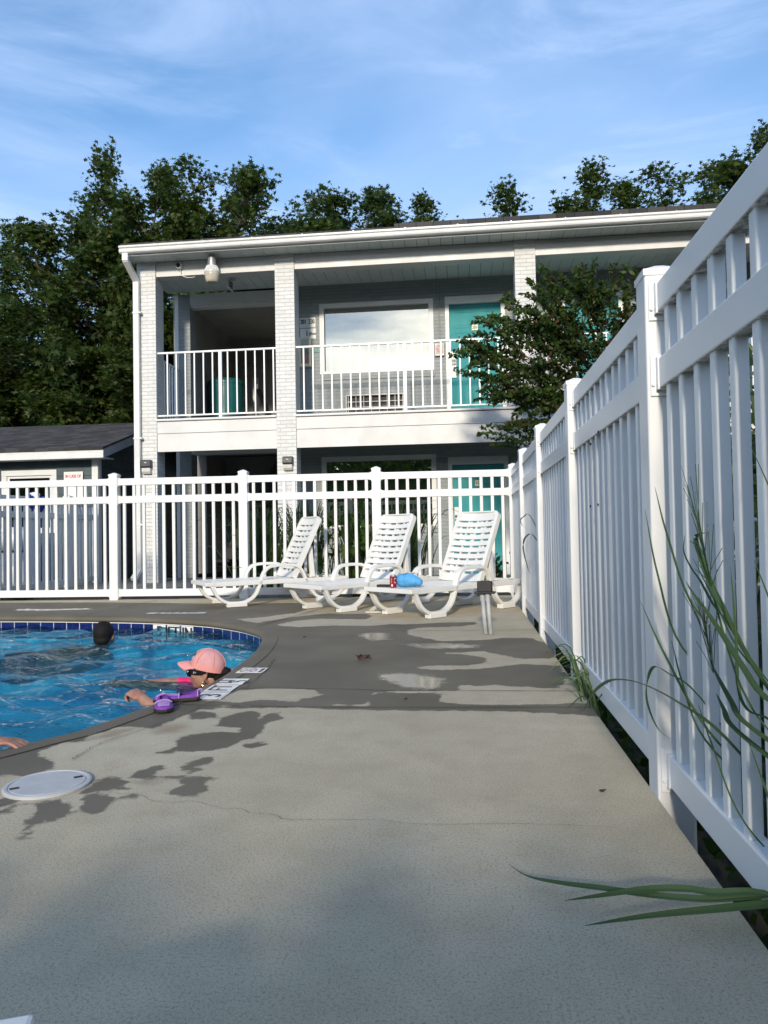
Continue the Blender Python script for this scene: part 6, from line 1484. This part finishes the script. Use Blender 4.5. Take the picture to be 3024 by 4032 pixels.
m = MB(); m.ball(Hd(0.012,-0.090,-0.068),0.0065,10); m.tube([Hd(0.012+0.009*cos(t),-0.090,-0.079+0.009*sin(t)) for t in np.linspace(0,2*pi,12)],0.0018,5); m.ball(Hd(-0.002,-0.087,-0.074),0.0045,8)
kid(m.build('earring', M['gold']))
m = MB(); m.ball(Hd(-0.0985,0,-0.064),(0.0075,0.020,0.0058),10); m.ball(Hd(-0.0955,0,-0.077),(0.0075,0.018,0.006),10); kid(m.build('lips', M['lips'], smooth=True))
m = MB()   # swim top with the far sleeve puffed at the surface
m.ball(Hd(0.045,0,-0.32),(0.120,0.185,0.15),18); m.tube([Hd(0.055,0,-0.30),Hd(0.06,0,-0.52),Hd(0.045,0,-0.70)],[0.15,0.140,0.158],16)
m.tube(spline([Hd(0.03,0.13,-0.20),Hd(-0.05,0.145,-0.165),Hd(-0.14,0.135,-0.140),Hd(-0.23,0.11,-0.135)],4),[0.062]*5+[0.066]*4+[0.058]*4,12); m.ball(Hd(-0.08,0.13,-0.108),(0.055,0.05,0.042),12)
m.tube([Hd(0.04,-0.14,-0.23),Hd(0.0,-0.27,-0.225)],[0.06,0.058],12)
o = m.build('swim_top', M['hot_pink']); rm = o.modifiers.new('r','REMESH'); rm.mode = 'VOXEL'; rm.voxel_size = 0.009; rm.use_smooth_shade = True
dm_ = o.modifiers.new('d','DISPLACE'); dm_.texture = tx; dm_.strength = 0.014; kid(o)
# --- the man swimming away, head up
sx0, sy0 = -3.20, 6.22
m = MB()
def Sd(x,y,z): return (sx0+x,sy0+y,z-0.035 if z > -0.12 else z-0.05)
m.ball(Sd(0,0,-0.005),(0.082,0.092,0.105),18); m.ball(Sd(0.01,0.05,-0.05),(0.062,0.06,0.075),14)
for s in (-1,1): m.ball(Sd(s*0.083,0.01,-0.035),(0.008,0.017,0.028),10)
m.tube([Sd(0,0.0,-0.06),Sd(-0.02,-0.04,-0.16)],[0.056,0.062],14)
m.tube(spline([Sd(-0.02,-0.05,-0.185),Sd(-0.14,-0.16,-0.200),Sd(-0.34,-0.30,-0.205),Sd(-0.50,-0.42,-0.215)],4),[0.10]*4+[0.128]*4+[0.120]*5,18)
m.ball(Sd(-0.06,-0.10,-0.20),(0.19,0.12,0.075),16,Matrix.Rotation(rad(-38),3,'Z'))
limb(m,[Sd(0.10,-0.13,-0.175),Sd(0.17,-0.30,-0.16),Sd(0.05,-0.52,-0.155),Sd(-0.05,-0.60,-0.15)],[0.052,0.045,0.036,0.026]); hand_(m,Sd(-0.05,-0.60,-0.15),(-0.8,-0.5,0),(0,0,1),1,0.25)
limb(m,[Sd(-0.18,-0.04,-0.18),Sd(-0.36,0.10,-0.18),Sd(-0.55,0.12,-0.19)],[0.05,0.042,0.028]); hand_(m,Sd(-0.55,0.12,-0.19),(-1,0.1,0),(0,0,1),-1,0.25)
for s in (-1,1): limb(m,[Sd(-0.50+s*0.05,-0.42-s*0.08,-0.22),Sd(-0.86+s*0.05,-0.56-s*0.10,-0.215),Sd(-1.28+s*0.03,-0.66-s*0.14,-0.235),Sd(-1.42,-0.68-s*0.14,-0.25)],[0.085,0.062,0.042,0.035])
ma = body(m,'person',M['skin_b'],0.007,4); tag(ma, 'dark haired man swimming in the pool with his back to the viewer', 'person')
m = MB(); m.ball(Sd(0,-0.008,0.010),(0.089,0.099,0.102),18); m.ball(Sd(0,-0.045,-0.050),(0.073,0.055,0.055),14)
o = m.build('hair', M['hair']); rm = o.modifiers.new('r','REMESH'); rm.mode = 'VOXEL'; rm.voxel_size = 0.007; rm.use_smooth_shade = True; o.parent = ma
m = MB(); m.tube(spline([Sd(-0.43,-0.36,-0.212),Sd(-0.52,-0.43,-0.215),Sd(-0.62,-0.48,-0.218)],4),[0.128,0.13,0.132,0.133,0.133,0.132,0.13,0.128,0.126],16)
for s in (-1,1): limb(m,[Sd(-0.54+s*0.05,-0.43-s*0.08,-0.22),Sd(-0.72+s*0.05,-0.51-s*0.09,-0.216),Sd(-0.88+s*0.05,-0.565-s*0.10,-0.215)],[0.098,0.090,0.084])
o = m.build('swim_shorts', M['shorts']); rm = o.modifiers.new('r','REMESH'); rm.mode = 'VOXEL'; rm.voxel_size = 0.01; rm.use_smooth_shade = True; o.parent = ma
# --- a third bather, mostly outside the frame, one hand on the coping
m = MB(); q = (-2.25,2.45)
m.ball((q[0]-0.10,q[1],0.10),(0.085,0.078,0.112),16); m.ball((q[0]-0.06,q[1],0.03),(0.06,0.055,0.06),14); m.tube([(q[0]-0.12,q[1],0.05),(q[0]-0.13,q[1],-0.12)],[0.055,0.06],12)
m.tube([(q[0]-0.13,q[1],-0.14),(q[0]-0.14,q[1],-0.40),(q[0]-0.14,q[1],-0.75)],[0.14,0.16,0.15],16)
limb(m,[(q[0]-0.12,q[1]+0.17,-0.16),(q[0]+0.10,q[1]+0.26,-0.13),(q[0]+0.24,q[1]+0.285,-0.04),(q[0]+0.37,q[1]+0.285,0.022)],[0.05,0.042,0.034,0.024])
hand_(m,(q[0]+0.37,q[1]+0.285,0.022),(1,0.12,0.0),(0,0,1),1,0.25,1.0)
limb(m,[(q[0]-0.12,q[1]-0.17,-0.16),(q[0]+0.02,q[1]-0.28,-0.22)],[0.05,0.042]); hand_(m,(q[0]+0.05,q[1]-0.30,-0.22),(1,-0.2,0),(0,0,1),-1,0.3)
for s in (-1,1): limb(m,[(q[0]-0.12,q[1]+s*0.08,-0.75),(q[0]-0.20,q[1]+s*0.09,-1.0),(q[0]-0.25,q[1]+s*0.09,-1.2)],[0.08,0.06,0.045])
th = body(m,'person',M['skin'],0.006,4); tag(th, 'bather at the left edge of whom only a hand on the coping shows', 'person')
m = MB(); m.ball((q[0]-0.112,q[1],0.115),(0.090,0.084,0.105),16); o = m.build('hair', M['hair'], smooth=True); o.parent = th
